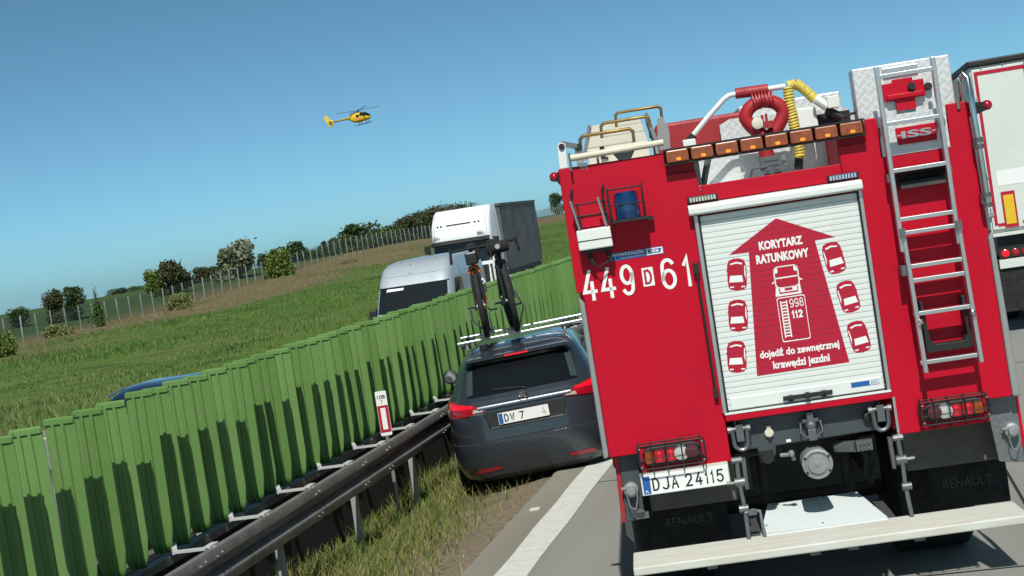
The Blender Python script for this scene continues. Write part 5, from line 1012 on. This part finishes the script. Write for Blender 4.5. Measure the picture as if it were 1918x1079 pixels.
# ---- white semi-trailer ahead on the right
rt_ = thing('box_trailer', 'white box semi-trailer with red outline ahead of the fire engine', 'trailer', (3.36, 24, 0))
MB().box((-1.27, .03, 1.45), (1.27, 13.0, 3.86)).build('body', 'trailer', rt_, bevel=.02)
for x0, x1 in ((-1.24, -.005), (.005, 1.24)): MB().box((x0, -.015, 1.5), (x1, .029, 3.82)).build('rear_door', 'trailer', rt_, bevel=.008)
MB().box((-1.29, -.03, 3.865), (1.29, 13.02, 3.95)).build('roof_edge', 'black', rt_, bevel=.02)
mb = MB().box((-1.21, -.019, 3.73), (1.21, -.0155, 3.785)); mb.box((-1.21, -.019, 1.56), (-1.165, -.0155, 3.729)); mb.box((1.165, -.019, 1.56), (1.21, -.0155, 3.729)); mb.box((-1.164, -.019, 1.54), (-1.0, -.0155, 1.585)); mb.box((-.82, -.019, 1.54), (1.164, -.0155, 1.585)); mb.build('outline_tape', 'print_red', rt_)
MB().box((-1.27, -.02, 1.40), (1.27, .03, 1.449)).build('sill_rail', 'trailer', rt_)
mk = MB().box((-1.07, -.03, 1.51), (-.88, -.0195, 2.03)).build('marker_board', 'print_red', rt_); MB().box((-1.045, -.033, 1.56), (-.905, -.0305, 1.98)).build('marker_field', 'mark_yellow', mk)
MB().box((-1.09, -.0185, 2.12), (-.45, -.016, 2.34)).build('info_sticker', 'print_white', rt_)
mb = MB()
for k in range(8): mb.lathe((-1.1+k*.3, -.03, 3.84), (0, -1, 0), [(-.01, .012), (.008, .01)], 8)
for k in range(4): mb.lathe((-1.235, -.016, 1.8+k*.5), (0, -1, 0), [(0, .014), (.012, .01)], 8); mb.box((-1.262, -.03, 1.7+k*.55), (-1.2, -.016, 1.76+k*.55))
for x in (-.5, .5): mb.tube([(x, -.05, 1.45), (x, -.05, 3.8)], .02, 8)
mb.build('door_hardware', 'galv', rt_)
MB().box((-1.2, .1, 1.12), (1.2, 12.5, 1.395)).build('chassis', 'black', rt_); ub = MB().box((-1.22, -.02, .93), (1.22, .08, 1.06)).build('underrun_bar', 'trailer', rt_, bevel=.006)
lbx = MB().box((-1.2, .0, 1.065), (1.2, .09, 1.22)).build('lamp_carrier', 'black', rt_)
for s in (-1, 1):
    for k, m_ in enumerate(('redlit', 'redlens', 'redlens', 'amber')): MB().lathe((s*(1.12-k*.14), .0, 1.145), (0, -1, 0), [(0, .058), (.025, .056), (.04, .03)], 16).build('round_lamp', m_, lbx, smooth=50)
    for y in (2.0, 3.3, 4.6):
        mb = MB(); wheel(mb, (s*1.03, y, .5), .5, .38, 22); mb.build('wheel', 'tyre', rt_, smooth=40)
for x in (-1.25, .75): MB().box((x, .02, .3), (x+.5, .03, .92)).build('mud_flap', 'rubber', rt_)
# ---- rescue helicopter
hd = ray(653, 222); hd = hd/np.linalg.norm(hd); HP = EYE+hd*356
he = thing('helicopter', 'yellow rescue helicopter flying in the clear sky', 'helicopter')
he.matrix_world = Matrix.Translation(HP) @ Matrix.Rotation(R(0), 4, 'Z') @ Matrix.Rotation(R(-4.5), 4, 'Y') @ Matrix.Translation((2.45, 0, -1.55))
def fus(rows, N=20): return MB().rings([[(x, w*math.copysign(abs(math.cos(a))**.8, math.cos(a)), (zl+zh)/2+(zh-zl)/2*math.copysign(abs(math.sin(a))**.8, math.sin(a))) for a in [2*PI*i/N for i in range(N)]] for x, w, zl, zh in rows])
FR = [(2.62, .08, .85, 1.0), (2.45, .42, .55, 1.30), (2.0, .66, .30, 1.72), (1.3, .82, .16, 2.1), (.5, .88, .10, 2.25), (-.5, .88, .10, 2.28), (-1.3, .78, .28, 2.2), (-2.0, .50, .80, 2.0), (-2.5, .30, 1.15, 1.80)]
fus(FR).build('fuselage', 'heliyellow', he, smooth=50)
mb = MB(); G = [r for r in FR if r[0] > .2]
mb = fus([(2.60, .10, .92, 1.06), (2.44, .44, .72, 1.34), (2.0, .68, .78, 1.76), (1.3, .84, .88, 2.12), (.7, .89, .98, 2.15), (.3, .89, 1.1, 2.0)]); mb.build('cockpit_glazing', 'glass', he, smooth=50)
for s in (-1, 1):
    MB().grid([[(x, s*.895, z) for x in (-.5, -.3, 0, .2)] for z in (1.2, 1.5, 1.8)]).build('cabin_window', 'glass', he); MB().grid([[(x, s*.90, z) for x in (-1.0, -.4, .3, .9)] for z in (.55, .8, 1.05)]).build('side_stripe', 'heliorange', he)
    mb = MB().tube([(2.4, s*1.0, .02), (2.1, s*1.0, -.28), (1.5, s*1.0, -.36), (-1.0, s*1.0, -.36), (-1.15, s*1.0, -.34)], .06, 6); mb.build('skid', 'black', he)
mb = MB()
for x in (1.1, -.6): mb.tube([(x, -1.0, -.36), (x, -.75, .05), (x, 0, .2), (x, .75, .05), (x, 1.0, -.36)], .05, 6)
mb.build('skid_strut', 'print_white', he)
fus([(.9, .35, 1.95, 2.2), (.3, .48, 1.9, 2.42), (-.8, .50, 1.9, 2.45), (-1.8, .35, 1.75, 2.2), (-2.3, .2, 1.6, 1.95)]).build('engine_cowling', mat('cowling_dark', (.10, .09, .05), .5), he, smooth=50)
fus([(-2.4, .27, 1.28, 1.80), (-4.0, .21, 1.38, 1.80), (-6.1, .16, 1.45, 1.78)]).build('tail_boom', mat('boom_shaded_yellow', (.42, .26, .04), .4), he, smooth=50)  # yellow browned to carry the boom's shade in its colour
mb = MB().tube([(-6.75+.62*math.cos(R(a)), 0, 1.45+.62*math.sin(R(a))) for a in range(0, 360, 20)], .17, 8, closed=True); mb.build('fenestron_ring', 'heliyellow', he, smooth=60); MB().lathe((-6.75, -.05, 1.45), (0, 1, 0), [(0, .5), (.1, .5)], 18).build('tail_fan', 'steel', he)
mb = MB().prism([(-6.0, 1.85), (-6.6, 2.1), (-7.15, 3.3), (-7.95, 3.3), (-7.65, 1.9), (-7.3, 1.1), (-6.9, 1.8)], -.09, .09); mb.build('tail_fin', 'heliyellow', he, bevel=.04)
mb = MB().box((-5.6, -1.3, 1.6), (-5.1, 1.3, 1.66)); mb.build('stabiliser', 'heliyellow', he)
hub = MB().lathe((0, 0, 2.3), (0, 0, 1), [(0, .2), (.3, .16), (.38, .3), (.5, .24)], 14).build('rotor_mast', 'black', he)
for a in (38, 128, 218, 308):
    c, s = math.cos(R(a)), math.sin(R(a)); mb = MB(); mb.add([(c*r_-s*w, s*r_+c*w, 2.74+.006*r_*r_+dz) for r_ in (.2, 1.2, 5.1) for w in (-.15, .15) for dz in (-.03, .03)], [(0, 2, 6, 4), (1, 5, 7, 3), (4, 6, 10, 8), (5, 9, 11, 7), (0, 4, 5, 1), (2, 3, 7, 6), (4, 8, 9, 5), (6, 7, 11, 10), (8, 10, 11, 9), (0, 1, 3, 2)]); mb.build('rotor_blade', 'steel', he)
